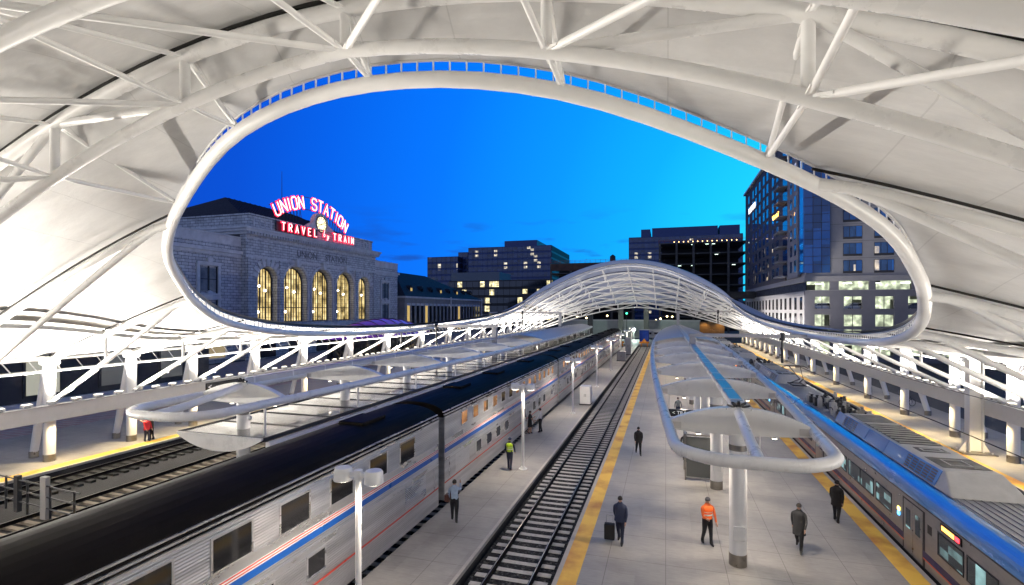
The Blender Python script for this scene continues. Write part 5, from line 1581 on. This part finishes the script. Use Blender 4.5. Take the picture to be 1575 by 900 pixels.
TX, TW = -11.3, 1.55
def coach(y0, L, label, style, group='cars of the silver train'):
    """double-deck coach: y0..y0+L; local origin at the middle of the car on the rail top"""
    t = empty('passenger_coach', (TX, y0 + L / 2, -0.2)); tag(t, label, 'train coach', group)
    h = L / 2
    prof_side = [(-TW, 0.42), (-TW, 4.22), (TW, 4.22), (TW, 0.42)]
    MB().prism(prof_side, 'y', -h, h).build('body', M['steel'], t)
    # crowned roof
    n = 16
    arc = [(TW * math.cos(PI * i / n) * 1.0, 4.223 + 0.68 * math.sin(PI * i / n) ** 0.8) for i in range(n + 1)]
    r = MB().prism(arc, 'y', -h + 0.04, h - 0.04).build('roof', M['roof_dark'], t)
    gut = MB()
    for s in (-1, 1):
        for zz, w in ((4.235, 0.035), (4.36, 0.025), (4.48, 0.02)):
            a = math.asin(min(1, ((zz - 4.223) / 0.68) ** 1.25))
            gut.box(s * TW * math.cos(a) - 0.035, s * TW * math.cos(a) + 0.035, -h, h, zz - w, zz + w)
    gut.build('roof_gutter', M['steel_flat'], r)
    for yy in ([-h * 0.6, -h * 0.1, h * 0.55] if style != 'lounge' else [-h * 0.75, h * 0.72]):
        MB().box(-0.55, 0.55, yy - 0.8, yy + 0.8, 4.84, 5.0).build('roof_hatch', M['roof_dark'], r, bevel=0.04)
    X = TW
    def band(z0, z1, m, nm, d=0.006):
        MB().box(X + 0.001, X + d, -h + 0.02, h - 0.02, z0, z1).box(-X - d, -X - 0.001, -h + 0.02, h - 0.02, z0, z1).build(nm, m, t)
    band(2.97, 3.20, M['steel_flat'], 'letter_board', 0.010)
    band(2.80, 2.966, M['s_white'], 'white_band')
    band(2.905, 2.94, M['s_red'], 'red_stripe', 0.009)
    band(2.835, 2.865, M['s_red'], 'red_stripe', 0.009)
    band(2.60, 2.797, M['s_blue'], 'blue_stripe', 0.008)
    band(1.20, 1.26, M['s_red'], 'lower_red_stripe', 0.008)
    band(2.25, 2.40, M['steel_flat'], 'belt_rail', 0.02)
    # plain panels and doors of the lower deck
    dy = h * 0.08
    d = MB().box(X + 0.002, X + 0.02, dy - 0.55, dy + 0.55, 0.62, 2.22).build('door', M['steel_flat'], t, bevel=0.01)
    MB().box(X + 0.021, X + 0.028, dy - 0.25, dy + 0.25, 1.5, 2.05).build('door_window', M['win_dark'], d)
    MB().box(X + 0.021, X + 0.05, dy + 0.36, dy + 0.40, 1.1, 1.5).build('handle', M['dark'], d)
    # windows
    def window(yc, w, z0, z1, m, fr=True):
        f = MB()
        b = 0.06
        f.box(X + 0.002, X + 0.022, yc - w / 2 - b, yc + w / 2 + b, z0 - b, z0).box(X + 0.002, X + 0.022, yc - w / 2 - b, yc + w / 2 + b, z1, z1 + b)
        f.box(X + 0.002, X + 0.022, yc - w / 2 - b, yc - w / 2, z0, z1).box(X + 0.002, X + 0.022, yc + w / 2, yc + w / 2 + b, z0, z1)
        o = f.build('window', M['steel_flat'], t)
        MB().box(X + 0.001, X + 0.012, yc - w / 2, yc + w / 2, z0, z1).build('pane', m, o)
    if style == 'lounge':
        yy = -h + 1.6
        while yy < h - 1.4:
            window(yy, 1.12, 3.26, 4.02, M['win_dark']); yy += 2.13
        lo = [-h + 7.0, -h + 9.1, h - 10.5, h - 8.4]
    else:
        yy = -h + 2.4
        while yy < h - 2.0:
            window(yy, 0.72 if style == 'coach' else 0.95, 3.50, 4.08, M['win_warm']); yy += 1.62 if style == 'coach' else 1.9
        lo = [-h + 4.5 + 1.7 * k for k in range(4)] + [h - 9 + 1.7 * k for k in range(3)]
    for yy in lo: window(yy, 0.75, 1.55, 2.12, M['win_dark'])
    # vents, bogies, underframe, end gangway
    for yy in (-h + 2.2, h - 2.2):
        v = MB()
        for k in range(12): v.box(X + 0.003, X + 0.02, yy - 0.9, yy + 0.9, 1.38 + k * 0.07, 1.415 + k * 0.07)
        v.build('louvre', M['steel_flat'], t)
    MB().box(-1.3, 1.3, -h + 5.2, h - 5.2, 0.12, 0.418).build('underframe', M['black'], t)
    for yb in (-h + 3.1, h - 3.1):
        b = MB().box(-1.2, 1.2, yb - 1.7, yb + 1.7, 0.35, 0.60)
        for s in (-1, 1): b.box(s * 1.12 - 0.1, s * 1.12 + 0.1, yb - 1.75, yb + 1.75, 0.42, 0.85)
        bo = b.build('bogie', M['dark'], t)
        for s in (-1, 1):
            for q in (-1.25, 1.25):
                w = MB().tube([(s * 0.76 - 0.06, yb + q, 0.46), (s * 0.76 + 0.06, yb + q, 0.46)], 0.455, 20)
                w.build('wheel', M['rail'], bo)
    for e in (-1, 1):
        MB().box(-0.85, 0.85, e * h, e * (h + 0.30), 0.6, 4.35).build('gangway', M['black'], t)
    st = MB()
    for yy in (-h + 0.5, h - 0.5): st.bar((X + 0.03, yy, 1.3), (X + 0.03, yy, 2.2), 0.03, 0.03)
    st.build('grab_rail', M['steel_flat'], t)
    return t
coach(-4.7, 25.8, 'silver lounge coach with tall dark windows, nearest the camera', 'lounge')
coach(21.75, 25.8, 'silver coach with warm lit windows beside the yellow-vested worker', 'coach')
coach(48.2, 25.8, 'silver sleeper coach in the middle of the train', 'sleeper')
coach(74.65, 25.8, 'silver coach fourth from the camera, near the buffer stop', 'coach')
coach(101.1, 20.0, 'silver coach at the far end of the train', 'sleeper')

# ------------------------------------------------------------------ blue and grey commuter train
EX, EW, EZ = 10.2, 1.6, -1.22
def emu(y0, L, label, unit0, panto=None):
    t = empty('commuter_train_car', (EX, y0 + L / 2, EZ)); tag(t, label, 'train car', 'cars of the blue train')
    h = L / 2
    Z = lambda z: z - EZ          # world z to local
    MB().box(-EW, EW, -h, h, Z(0.05), Z(2.15)).build('body', M['emu_side'], t)
    MB().box(-EW + 0.06, EW - 0.06, -h + 0.1, h - 0.1, Z(-0.75), Z(0.048)).build('underframe', M['black'], t)
    for s in (-1, 1):
        n = 8
        arc = [(s * (EW + 0.012 - 0.52 * (1 - math.cos(PI / 2 * i / n))), Z(2.153) + 0.56 * math.sin(PI / 2 * i / n)) for i in range(n + 1)]
        arc += [(s * (EW - 0.56), Z(2.153))]
        MB().prism(arc, 'y', -h, h, smooth=False).build('blue_cove', M['emu_blue'], t)
    rf = MB().box(-EW + 0.53, EW - 0.53, -h + 0.01, h - 0.01, Z(2.16), Z(2.715)).build('roof', M['emu_roof'], t)
    rb = MB()
    for k in range(9): 
        xx = -0.96 + 0.24 * k
        rb.box(xx - 0.035, xx + 0.035, -h + 0.05, h - 0.05, Z(2.717), Z(2.75))
    rb.build('roof_rib', M['emu_roof'], rf)
    X = -EW
    ln = MB().box(X - 0.012, X - 0.001, -h + 0.02, h - 0.02, Z(2.10), Z(2.148)); ln.build('cant_rail', M['dark'], t)
    MB().box(X - 0.008, X - 0.001, -h + 0.02, h - 0.02, Z(0.38), Z(0.62)).build('navy_stripe', M['s_navy'], t)
    MB().box(X - 0.011, X - 0.001, -h + 0.02, h - 0.02, Z(0.335), Z(0.375)).build('red_stripe', paint('orange_red', (0.7, 0.11, 0.03)), t)
    def window(ya, yb):
        z0, z1 = Z(0.98), Z(1.66)
        f = MB(); b = 0.05
        f.box(X - 0.02, X - 0.002, ya - b, yb + b, z0 - b, z0).box(X - 0.02, X - 0.002, ya - b, yb + b, z1, z1 + b)
        f.box(X - 0.02, X - 0.002, ya - b, ya, z0, z1).box(X - 0.02, X - 0.002, yb, yb + b, z0, z1)
        o = f.build('window', M['dark'], t)
        MB().box(X - 0.010, X - 0.001, ya, yb, z0, z1).build('pane', M['emu_win'], o)
    c = h                        # local y of world y = y - (y0 + h)
    def loc(a): return a - h
    for a in (2.15, 3.85): window(loc(a), loc(a + 1.45))
    for a in (9.0, 10.85, 12.45, 14.3): window(loc(a), loc(a + 1.5))
    for a in (20.6, 22.4): window(loc(a), loc(a + 1.4))
    for a, w in ((6.35, 1.5), (18.2, 1.5)):
        r_ = MB().box(X - 0.004, X - 0.001, loc(a) - 0.12, loc(a + w) + 0.12, Z(0.0), Z(1.98)).build('door_recess', M['dark'], t)
        for q in (0, 1):
            ya = loc(a + q * w / 2)
            l = MB().box(X - 0.022, X - 0.006, ya + 0.015, ya + w / 2 - 0.015, Z(0.06), Z(1.93)).build('door_leaf', M['emu_side'], t, bevel=0.005)
            MB().box(X - 0.03, X - 0.023, ya + 0.2, ya + w / 2 - 0.2, Z(0.95), Z(1.65)).build('door_window', M['emu_win'], l)
    sg = MB().box(X - 0.03, X - 0.002, loc(3.9), loc(5.15), Z(1.80), Z(2.06)).build('destination_display', M['signblack'], t, bevel=0.01)
    MB().box(X - 0.036, X - 0.031, loc(4.3), loc(5.05), Z(1.86), Z(2.0)).build('amber_text', M['sign_amber'], sg)
    MB().box(X - 0.036, X - 0.031, loc(4.0), loc(4.24), Z(1.86), Z(2.0)).build('red_lamp', M['sign_red'], sg)
    sm = MB().box(X - 0.03, X - 0.002, loc(23.0), loc(23.7), Z(1.80), Z(2.0)).build('destination_display', M['signblack'], t, bevel=0.01)
    MB().box(X - 0.036, X - 0.031, loc(23.1), loc(23.6), Z(1.85), Z(1.95)).build('amber_text', M['sign_amber'], sm)
    # marker lamp and small stickers near the door
    MB().box(X - 0.02, X - 0.002, loc(8.25), loc(8.4), Z(1.3), Z(1.42)).build('marker_lamp', mat('marker_lamp_amber', (0.5, 0.4, 0.1), 0.3, emit=(1.0, 0.72, 0.10), estr=7), t)
    MB().box(X - 0.02, X - 0.002, loc(8.25), loc(8.4), Z(1.12), Z(1.24)).build('marker_lamp', mat('marker_lamp_blue', (0.1, 0.3, 0.5), 0.3, emit=(0.05, 0.45, 1.0), estr=6), t)
    MB().box(X - 0.006, X - 0.002, loc(5.75), loc(6.05), Z(1.35), Z(1.65)).build('sticker', M['signblack'], t)
    MB().box(X - 0.006, X - 0.002, loc(8.3), loc(8.55), Z(0.42), Z(0.62)).build('sticker', M['signwhite'], t)
    for e in (-1, 1): MB().box(-1.2, 1.2, e * h, e * (h + 0.22), Z(0.1), Z(2.3)).build('gangway', M['black'], t)
    # rooftop air-conditioning housing: a long chamfered box with sloping ends, grilles and dark top panels
    a0, a1 = loc(unit0), loc(unit0 + 12.3)
    zb, zt = Z(2.74), Z(3.36)
    xb, xt = 1.12, 0.84
    u = MB()
    u.add([(-xb, a0, zb), (xb, a0, zb), (xb, a1, zb), (-xb, a1, zb), (-xt, a0 + 1.1, zt), (xt, a0 + 1.1, zt), (xt, a1 - 0.7, zt), (-xt, a1 - 0.7, zt)],
          [(0, 1, 2, 3), (4, 5, 6, 7), (0, 1, 5, 4), (1, 2, 6, 5), (2, 3, 7, 6), (3, 0, 4, 7)])
    un = u.build('roof_unit', M['emu_unit'], t, bevel=0.05)
    sd = MB()
    sl = Vector((xb - xt, 0, zt - zb)).normalized()
    def slope_pt(yv, f, out): return Vector((-xb + (xb - xt) * f - out * sl.z, yv, zb + (zt - zb) * f + out * sl.x))
    def slope_panel(mb, ya, yb, f0, f1, o0, o1):
        P = [slope_pt(ya, f0, o0), slope_pt(yb, f0, o0), slope_pt(yb, f1, o0), slope_pt(ya, f1, o0), slope_pt(ya, f0, o1), slope_pt(yb, f0, o1), slope_pt(yb, f1, o1), slope_pt(ya, f1, o1)]
        mb.add(P, [(0, 3, 2, 1), (4, 5, 6, 7), (0, 1, 5, 4), (1, 2, 6, 5), (2, 3, 7, 6), (3, 0, 4, 7)])
    y = a0 + 1.15
    while y < a1 - 1.6:
        slope_panel(sd, y, y + 2.2, 0.06, 0.94, 0.003, 0.02); y += 2.24
    sdo = sd.build('side_panel', M['emu_blue'], un)
    lv = MB()
    for base, cnt in ((a0 + 1.35, 5), (a1 - 3.0, 4)):
        for q in range(cnt):
            for k in range(5): slope_panel(lv, base + q * 0.48, base + q * 0.48 + 0.38, 0.14 + k * 0.15, 0.23 + k * 0.15, 0.021, 0.03)
    lv.build('grille', M['dark'], sdo)
    for ya, yb, x0, x1 in ((a0 + 1.5, a0 + 2.9, -0.7, 0.75), (a0 + 3.7, a0 + 4.4, -0.5, 0.5), (a0 + 4.9, a0 + 6.9, -0.75, 0.75), (a0 + 7.1, a0 + 9.0, -0.75, 0.75), (a0 + 9.3, a1 - 1.0, -0.7, 0.75)):
        tpo = MB().box(x0, x1, ya, yb, zt + 0.002, zt + 0.015).build('top_panel', M['dark'], un)
    for ya, yb in ((a0 + 1.8, a0 + 2.6), (a0 + 3.85, a0 + 4.25)):
        MB().box(-0.35, 0.35, ya, ya + 0.05, zt + 0.016, zt + 0.03).box(-0.35, 0.35, yb - 0.05, yb, zt + 0.016, zt + 0.03).box(-0.35, -0.30, ya + 0.051, yb - 0.051, zt + 0.016, zt + 0.03).box(0.30, 0.35, ya + 0.051, yb - 0.051, zt + 0.016, zt + 0.03).build('top_frame', M['emu_unit'], un)
    fr = MB()
    for k in range(9):
        yy = a0 + 5.0 + 0.46 * k
        fr.box(-0.72, 0.72, yy, yy + 0.03, zt + 0.016, zt + 0.06)
    fr.build('top_grille', M['emu_unit'], un)
    # switchgear on the roof between unit and car end
    e0 = loc(unit0 + 12.9)
    rnd = random.Random(int(y0 * 10))
    y = e0
    while y < h - 0.5:
        for xx in (-0.75, -0.35, 0.05, 0.45, 0.8):
            if rnd.random() < 0.75:
                hh = rnd.choice((0.12, 0.2, 0.42, 0.55)); w = rnd.uniform(0.07, 0.2)
                eq = MB().box(xx - w, xx + w, y - w, y + w, Z(2.752), Z(2.752) + hh)
                if hh > 0.3: eq.lathe(xx, y, [(0.05, Z(2.75) + hh), (0.12, Z(2.75) + hh + 0.03), (0.06, Z(2.75) + hh + 0.07), (0.12, Z(2.75) + hh + 0.11), (0.05, Z(2.75) + hh + 0.15)], 8)
                eq.build('switchgear', rnd.choice((M['dark'], M['dark'], M['emu_unit'], M['steelcollar'])), t)
        y += 0.62
    cb_ = MB()
    for xx in (-0.6, 0.3, 0.7):
        cb_.tube([(xx, e0 - 0.3 + k * 0.45, Z(2.98) + 0.12 * math.sin(k * 1.7 + xx)) for k in range(12) if e0 - 0.3 + k * 0.45 < h], 0.022, 6)
    cb_.build('roof_cable', M['black'], t)
    il = MB()
    for k in range(6):
        il.cyl(-0.5 + 0.22 * k, e0 + 1.2 + 0.5 * (k % 3), Z(2.75), Z(3.05), 0.06, 0.05, 8)
    il.build('insulator', M['emu_unit'], t)
    if panto is not None:
        p = loc(panto)
        pn = MB()
        for s in (-0.45, 0.45):
            pn.bar((s, p - 1.0, Z(2.95)), (s, p + 1.0, Z(2.95)), 0.08, 0.08)
        pn.bar((-0.5, p - 0.8, Z(2.95)), (0.5, p - 0.8, Z(2.95)), 0.08, 0.08).bar((-0.5, p + 0.8, Z(2.95)), (0.5, p + 0.8, Z(2.95)), 0.08, 0.08)
        kn = (0, p - 1.5, Z(3.55))
        pn.bar((-0.3, p + 0.6, Z(3.0)), (-0.12, p - 1.5, Z(3.55)), 0.06, 0.06).bar((0.3, p + 0.6, Z(3.0)), (0.12, p - 1.5, Z(3.55)), 0.06, 0.06)
        pn.bar((-0.12, p - 1.5, Z(3.55)), (-0.4, p + 0.7, Z(4.32)), 0.05, 0.05).bar((0.12, p - 1.5, Z(3.55)), (0.4, p + 0.7, Z(4.32)), 0.05, 0.05)
        for q in (0.5, 0.9):
            pn.tube([(-0.95, p + q, Z(4.18)), (-0.7, p + q, Z(4.36)), (0.7, p + q, Z(4.36)), (0.95, p + q, Z(4.18))], 0.03, 6)
        pn.build('pantograph', M['dark'], t)
    return t
emu(14.9, 25.4, 'grey and blue commuter train car with a white roof unit, closest to the camera', 5.6)
emu(40.6, 25.4, 'second blue commuter train car with a raised pantograph on its roof', 7.6, 6.0)
emu(66.3, 25.4, 'third blue commuter train car, beyond the raised pantograph', 6.0, 20.0)
emu(92.0, 25.4, 'farthest blue commuter train car near the far arch', 6.0)

# ------------------------------------------------------------------ people
SKIN = mat('skin', (0.42, 0.25, 0.18), 0.55)
HAIRM = mat('hair', (0.02, 0.014, 0.01), 0.6)
SHOE = mat('shoe_leather', (0.012, 0.011, 0.01), 0.45)
CLOTH = {}
def cloth(c):
    k = tuple(c)
    if k not in CLOTH: CLOTH[k] = mat('cloth', c, 0.85, var=0.18, vscale=9, bump=0.25, bscale=14)
    return CLOTH[k]

def person(loc, rz, label, top, legs, height=1.76, stride=0.0, armL=0.0, armR=0.0, bendR=0.25, bendL=0.25, vest=None, hair=(0.02, 0.014, 0.01), skirt=False, cap=None, lean=0.0, sleeves=True, group=None, coat=None):
    """standing or walking figure facing local -y; stride > 0 puts the left leg forward"""
    t = empty('person', loc, rz)
    tag(t, label, 'person', group)
    k = height / 1.76
    V, E, R, B = [], [], [], []
    def v(p, r, parent=None, bone='top', rx=None):
        V.append(Vector(p) * k); r *= {'top': 1.16, 'legs': 1.18, 'shoe': 1.2}.get(bone, 1.06); R.append((r * k, r * k)); 
        if parent is not None: E.append((parent, len(V) - 1)); B.append((parent, len(V) - 1, bone))
        return len(V) - 1
    ly = -lean
    pel = v((0, 0.0, 0.96), 0.135)
    wst = v((0, ly * 0.3, 1.10), 0.120, pel, 'top')
    cst = v((0, ly * 0.7, 1.30), 0.150, wst, 'top')
    nb = v((0, ly, 1.46), 0.085, cst, 'top')
    nk = v((0, ly - 0.005, 1.53), 0.052, nb, 'skin')
    hd = v((0, ly - 0.03, 1.63), 0.088, nk, 'skin')
    tp = v((0, ly - 0.02, 1.71), 0.072, hd, 'skin')
    v((0, ly - 0.125, 1.622), 0.014, hd, 'skin')
    tips = []
    for s, a, bd in ((1, armL, bendL), (-1, armR, bendR)):
        sh = v((s * 0.155, ly * 0.95, 1.41), 0.072, cst, 'top')
        sh2 = v((s * 0.205, ly * 0.9, 1.365), 0.058, sh, 'top')
        el = Vector((s * 0.245, ly * 0.9 - 0.29 * math.sin(a), 1.375 - 0.29 * math.cos(a)))
        e = v(el, 0.043, sh2, 'top')
        wr = el + Vector((-s * 0.02, -0.25 * math.sin(a + bd), -0.25 * math.cos(a + bd)))
        w = v(wr, 0.029, e, 'top' if sleeves else 'skin')
        dirv = Vector((0, -math.sin(a + bd + 0.1), -math.cos(a + bd + 0.1)))
        pm = v(wr + dirv * 0.07, 0.034, w, 'skin')
        sd = Vector((0, math.cos(a + bd), -math.sin(a + bd)))
        for q, L in ((-0.030, 0.075), (-0.010, 0.085), (0.010, 0.080), (0.030, 0.062)):
            f1 = v(wr + dirv * 0.105 + sd * q, 0.010, pm, 'skin')
            v(wr + dirv * (0.105 + L * 0.6) + sd * q * 1.1 + Vector((-s * 0.018, 0, 0)), 0.008, f1, 'skin')
        th = v(wr + dirv * 0.06 - sd * 0.045, 0.011, pm, 'skin')
        v(wr + dirv * 0.10 - sd * 0.055 + Vector((-s * 0.02, 0, 0)), 0.009, th, 'skin')
        tips.append(wr + dirv * 0.11)
    for s in (1, -1):
        st = stride * s
        hp = v((s * 0.085, 0.0, 0.90), 0.112, pel, 'legs')
        kneeb = 0.10 + max(0, -st) * 0.9
        ang = st * 0.55
        kn = Vector((s * 0.095, -0.44 * math.sin(ang) - 0.01, 0.90 - 0.42 * math.cos(ang)))
        kk = v(kn, 0.066, hp, 'legs')
        an2 = ang - (0.06 + max(0, -st) * 0.75)
        ak = kn + Vector((0, -0.42 * math.sin(an2), -0.42 * math.cos(an2)))
        a_ = v(ak, 0.045, kk, 'skin' if skirt else 'legs')
        low = 0.055 if st >= 0 else ak.z - 0.03
        v((ak.x, ak.y + 0.045, max(0.04, ak.z - 0.045)), 0.036, a_, 'shoe')
        v((ak.x + s * 0.02, ak.y - 0.15, 0.032 if st >= 0 else max(0.032, ak.z - 0.10)), 0.030, a_, 'shoe')
    zmin = min(p.z - r[1] for p, r in zip(V, R))
    V = [p - Vector((0, 0, zmin)) for p in V]
    me = bpy.data.meshes.new('figure')
    me.from_pydata([tuple(p) for p in V], E, [])
    o = bpy.data.objects.new('body_tmp', me); COL.objects.link(o)
    sk = o.modifiers.new('skin', 'SKIN')
    if not me.skin_vertices:
        bpy.context.view_layer.objects.active = o
    for i, d in enumerate(me.skin_vertices[0].data):
        d.radius = R[i]; d.use_root = (i == 0)
    sk.use_smooth_shade = True
    o.modifiers.new('sub', 'SUBSURF').levels = 1
    o.modifiers['sub'].render_levels = 1
    dg = bpy.context.evaluated_depsgraph_get()
    m2 = bpy.data.meshes.new_from_object(o.evaluated_get(dg))
    bpy.data.objects.remove(o)
    tm, lm = cloth(top), cloth(legs)
    mats = {'top': 0, 'legs': 1, 'skin': 2, 'shoe': 3}
    m2.materials.clear()
    for m in (tm, lm, SKIN, SHOE): m2.materials.append(m)
    for p in m2.polygons:
        c = p.center; best, bb = 1e9, 'top'
        for (a, b, bone), in zip(B):
            A, D = V[a], V[b] - V[a]
            tt = max(0.0, min(1.0, (c - A).dot(D) / max(1e-9, D.length_squared)))
            dd = (c - A - D * tt).length - (R[a][1] * (1 - tt) + R[b][1] * tt)
            if dd < best: best, bb = dd, bone
        if bb == 'top' and c.z < 0.955 * k and abs(c.x) < 0.19 * k: bb = 'legs'
        p.material_index = mats[bb]; p.use_smooth = True
    body = bpy.data.objects.new('body', m2); COL.objects.link(body); body.parent = t
    dz = -zmin
    # hair: a cap over the back and top of the skull
    hm = MB()
    hc = Vector((0, ly - 0.022, 1.652)) * k + Vector((0, 0, dz))
    rows = []
    for i in range(7):
        el_ = PI / 2 * (1 - i / 6 * 1.25)
        rows.append([hc + Vector((math.cos(az) * math.cos(el_) * 0.092, math.sin(az) * math.cos(el_) * 0.108, math.sin(el_) * 0.108 + (0.018 if math.sin(az) < -0.3 and i > 3 else 0))) * k for az in [2 * PI * j / 14 for j in range(15)]])
    hm.grid(rows)
    hm.build('hair', HAIRM if cap is None else cloth(cap), t, merge=True)
    ey = MB()
    for s in (-1, 1):
        c = Vector((s * 0.032, ly - 0.112, 1.643)) * k + Vector((0, 0, dz))
        ey.lathe(c.x, c.y, [(0.002, c.z - 0.009), (0.010, c.z - 0.004), (0.010, c.z + 0.004), (0.002, c.z + 0.009)], 8)
    ey.build('eye', SHOE, t)
    if vest is not None:
        vm = MB(); rows = []
        for z, rx, ry in ((0.98, 0.185, 0.150), (1.06, 0.175, 0.142), (1.18, 0.180, 0.150), (1.30, 0.198, 0.168), (1.40, 0.195, 0.150), (1.455, 0.115, 0.105)):
            rows.append([(Vector((rx * math.cos(2 * PI * j / 20), ry * math.sin(2 * PI * j / 20) + ly * (z - 0.96) / 0.5, z)) * k + Vector((0, 0, dz))) for j in range(21)])
        vm.grid(rows)
        vo = vm.build('safety_vest', vest, t, merge=True)
        tpm = MB()
        for z, rx, ry in ((1.10, 0.181, 0.149), (1.22, 0.190, 0.158)):
            tpm.grid([[(Vector((rx * math.cos(2 * PI * j / 20), ry * math.sin(2 * PI * j / 20) + ly * (zz - 0.96) / 0.5, zz)) * k + Vector((0, 0, dz))) for j in range(21)] for zz in (z, z + 0.05)])
        tpm.build('reflective_tape', mat('reflective_tape', (0.75, 0.75, 0.7), 0.4), vo)
    if coat is not None:
        cm = MB(); rows = []
        for z, rx, ry in ((coat, 0.215, 0.175), (0.5 * coat + 0.5, 0.205, 0.168), (1.10, 0.188, 0.155), (1.22, 0.196, 0.162), (1.33, 0.212, 0.172), (1.42, 0.195, 0.145), (1.475, 0.095, 0.095)):
            rows.append([(Vector(((rx + 0.008 * math.sin(j * 2.1 + z * 9)) * math.cos(2 * PI * j / 22), (ry + 0.008 * math.sin(j * 2.1 + z * 9)) * math.sin(2 * PI * j / 22) + ly * max(0, z - 0.96) / 0.5, z)) * k + Vector((0, 0, dz))) for j in range(23)])
        cm.grid(rows); cm.build('coat', tm, t, merge=True)
    if skirt:
        sm = MB(); rows = []
        for z, r in ((1.02, 0.150), (0.92, 0.185), (0.75, 0.20), (0.52, 0.205)):
            rows.append([(Vector((r * math.cos(2 * PI * j / 18), r * 0.8 * math.sin(2 * PI * j / 18), z)) * k + Vector((0, 0, dz))) for j in range(19)])
        sm.grid(rows); sm.build('skirt', tm, t, merge=True)
    return t, [q * k + Vector((0, 0, dz)) for q in tips], k

def at(px, py): 
    p = on_ground(px, py); return (p.x, p.y, 0)
HIVIS_Y = mat('vest_yellow', (0.55, 0.80, 0.02), 0.6, var=0.15, vscale=8, emit=(0.55, 0.85, 0.02), estr=0.0)
HIVIS_O = mat('vest_orange', (0.95, 0.16, 0.02), 0.6, var=0.15, vscale=8)
NAVY, BLACK, DGREY = (0.02, 0.028, 0.06), (0.012, 0.012, 0.014), (0.035, 0.035, 0.038)
pA, tips, k = person(at(699, 803), math.radians(200), 'conductor in pale blue shirt and dark trousers with a shoulder bag', (0.36, 0.46, 0.62), BLACK, 1.80, 0.45, 0.2, 1.2, bendR=1.4)
bg = empty('shoulder_bag', tuple(Vector(at(699, 803)) + Vector((-0.32, 0.02, 0.86))))
tag(bg, 'brown shoulder bag carried by the conductor in pale blue', 'bag')
MB().box(-0.09, 0.09, -0.17, 0.17, 0, 0.30).build('bag_body', mat('brown_leather', (0.10, 0.035, 0.025), 0.5, var=0.2), bg, bevel=0.03)
MB().tube([(0.06, -0.15, 0.28), (0.16, -0.05, 0.56), (0.20, 0.02, 0.60), (0.16, 0.08, 0.54), (0.06, 0.15, 0.28)], 0.012, 6).build('strap', M['dark'], bg)
person(at(784, 722), math.radians(180), 'railway worker in a bright yellow safety vest and dark cap', NAVY, NAVY, 1.82, 0.2, 0.15, 0.35, vest=HIVIS_Y, cap=(0.02, 0.03, 0.08))
person(at(815, 667), math.radians(80), 'woman in a black dress standing by the silver train', BLACK, BLACK, 1.66, 0.1, 0.3, 0.9, bendR=1.2, skirt=True, sleeves=False)
person(at(831, 665), math.radians(-80), 'man in white shirt and black trousers facing the woman in black', (0.68, 0.68, 0.72), BLACK, 1.78, 0.12, 0.5, 0.2, sleeves=True, hair=(0.3, 0.3, 0.3))
person(at(982, 700), math.radians(10), 'person in black walking past the yellow platform strip', (0.02, 0.02, 0.022), BLACK, 1.76, 0.5, -0.35, 0.4, coat=0.8)
ps = at(954, 836)
person(ps, math.radians(-8), 'man in dark blue jacket and trousers pulling a black suitcase', (0.03, 0.04, 0.085), (0.015, 0.02, 0.045), 1.84, 0.35, 0.15, -0.35, bendR=-0.15, coat=0.84)
sc_ = empty('suitcase', (ps[0] - 0.42, ps[1] + 0.12, 0)); tag(sc_, 'black upright rolling suitcase beside the man in dark blue', 'suitcase')
MB().box(-0.2, 0.2, -0.13, 0.13, 0.07, 0.68).build('shell', M['black'], sc_, bevel=0.04)
hb = MB()
for s in (-1, 1): hb.tube([(s * 0.12, 0.08, 0.66), (s * 0.12, 0.08, 0.96)], 0.012, 6)
hb.tube([(-0.13, 0.08, 0.97), (0.13, 0.08, 0.97)], 0.016, 6); hb.build('handle', M['grey'], sc_)
for s in (-1, 1):
    MB().tube([(s * 0.15 - 0.02, 0.08, 0.04), (s * 0.15 + 0.02, 0.08, 0.04)], 0.04, 10).build('wheel', M['dark'], sc_)
person(at(1088, 838), math.radians(25), 'worker in an orange safety vest and black trousers', (0.55, 0.10, 0.02), BLACK, 1.84, 0.25, 0.3, 0.5, bendR=1.0, vest=HIVIS_O, cap=(0.05, 0.05, 0.06))
person(at(1229, 848), math.radians(-20), 'person in dark grey coat walking right of the white column', DGREY, BLACK, 1.80, 0.55, 0.4, -0.4, coat=0.62)
person(at(1287, 803), math.radians(150), 'person in black standing at the edge of the blue train', (0.016, 0.014, 0.014), BLACK, 1.78, 0.3, 0.2, -0.2, coat=0.7)
person(at(1043, 643), math.radians(190), 'person in grey shirt walking away under the middle canopy', (0.13, 0.15, 0.17), NAVY, 1.74, 0.35, 0.3, -0.3)
person(at(1054, 710), math.radians(170), 'person in black under the loop of the middle canopy', BLACK, BLACK, 1.78, 0.3, -0.2, 0.3)
person(at(226, 679), math.radians(90), 'person in a red jacket on the far left platform', (0.55, 0.02, 0.03), NAVY, 1.72, 0.1, 0.2, 0.3, coat=0.82)
person(at(233, 677), math.radians(-60), 'person in black beside the red jacket on the left platform', BLACK, BLACK, 1.78, 0.1, 0.9, 0.2, bendL=1.2)
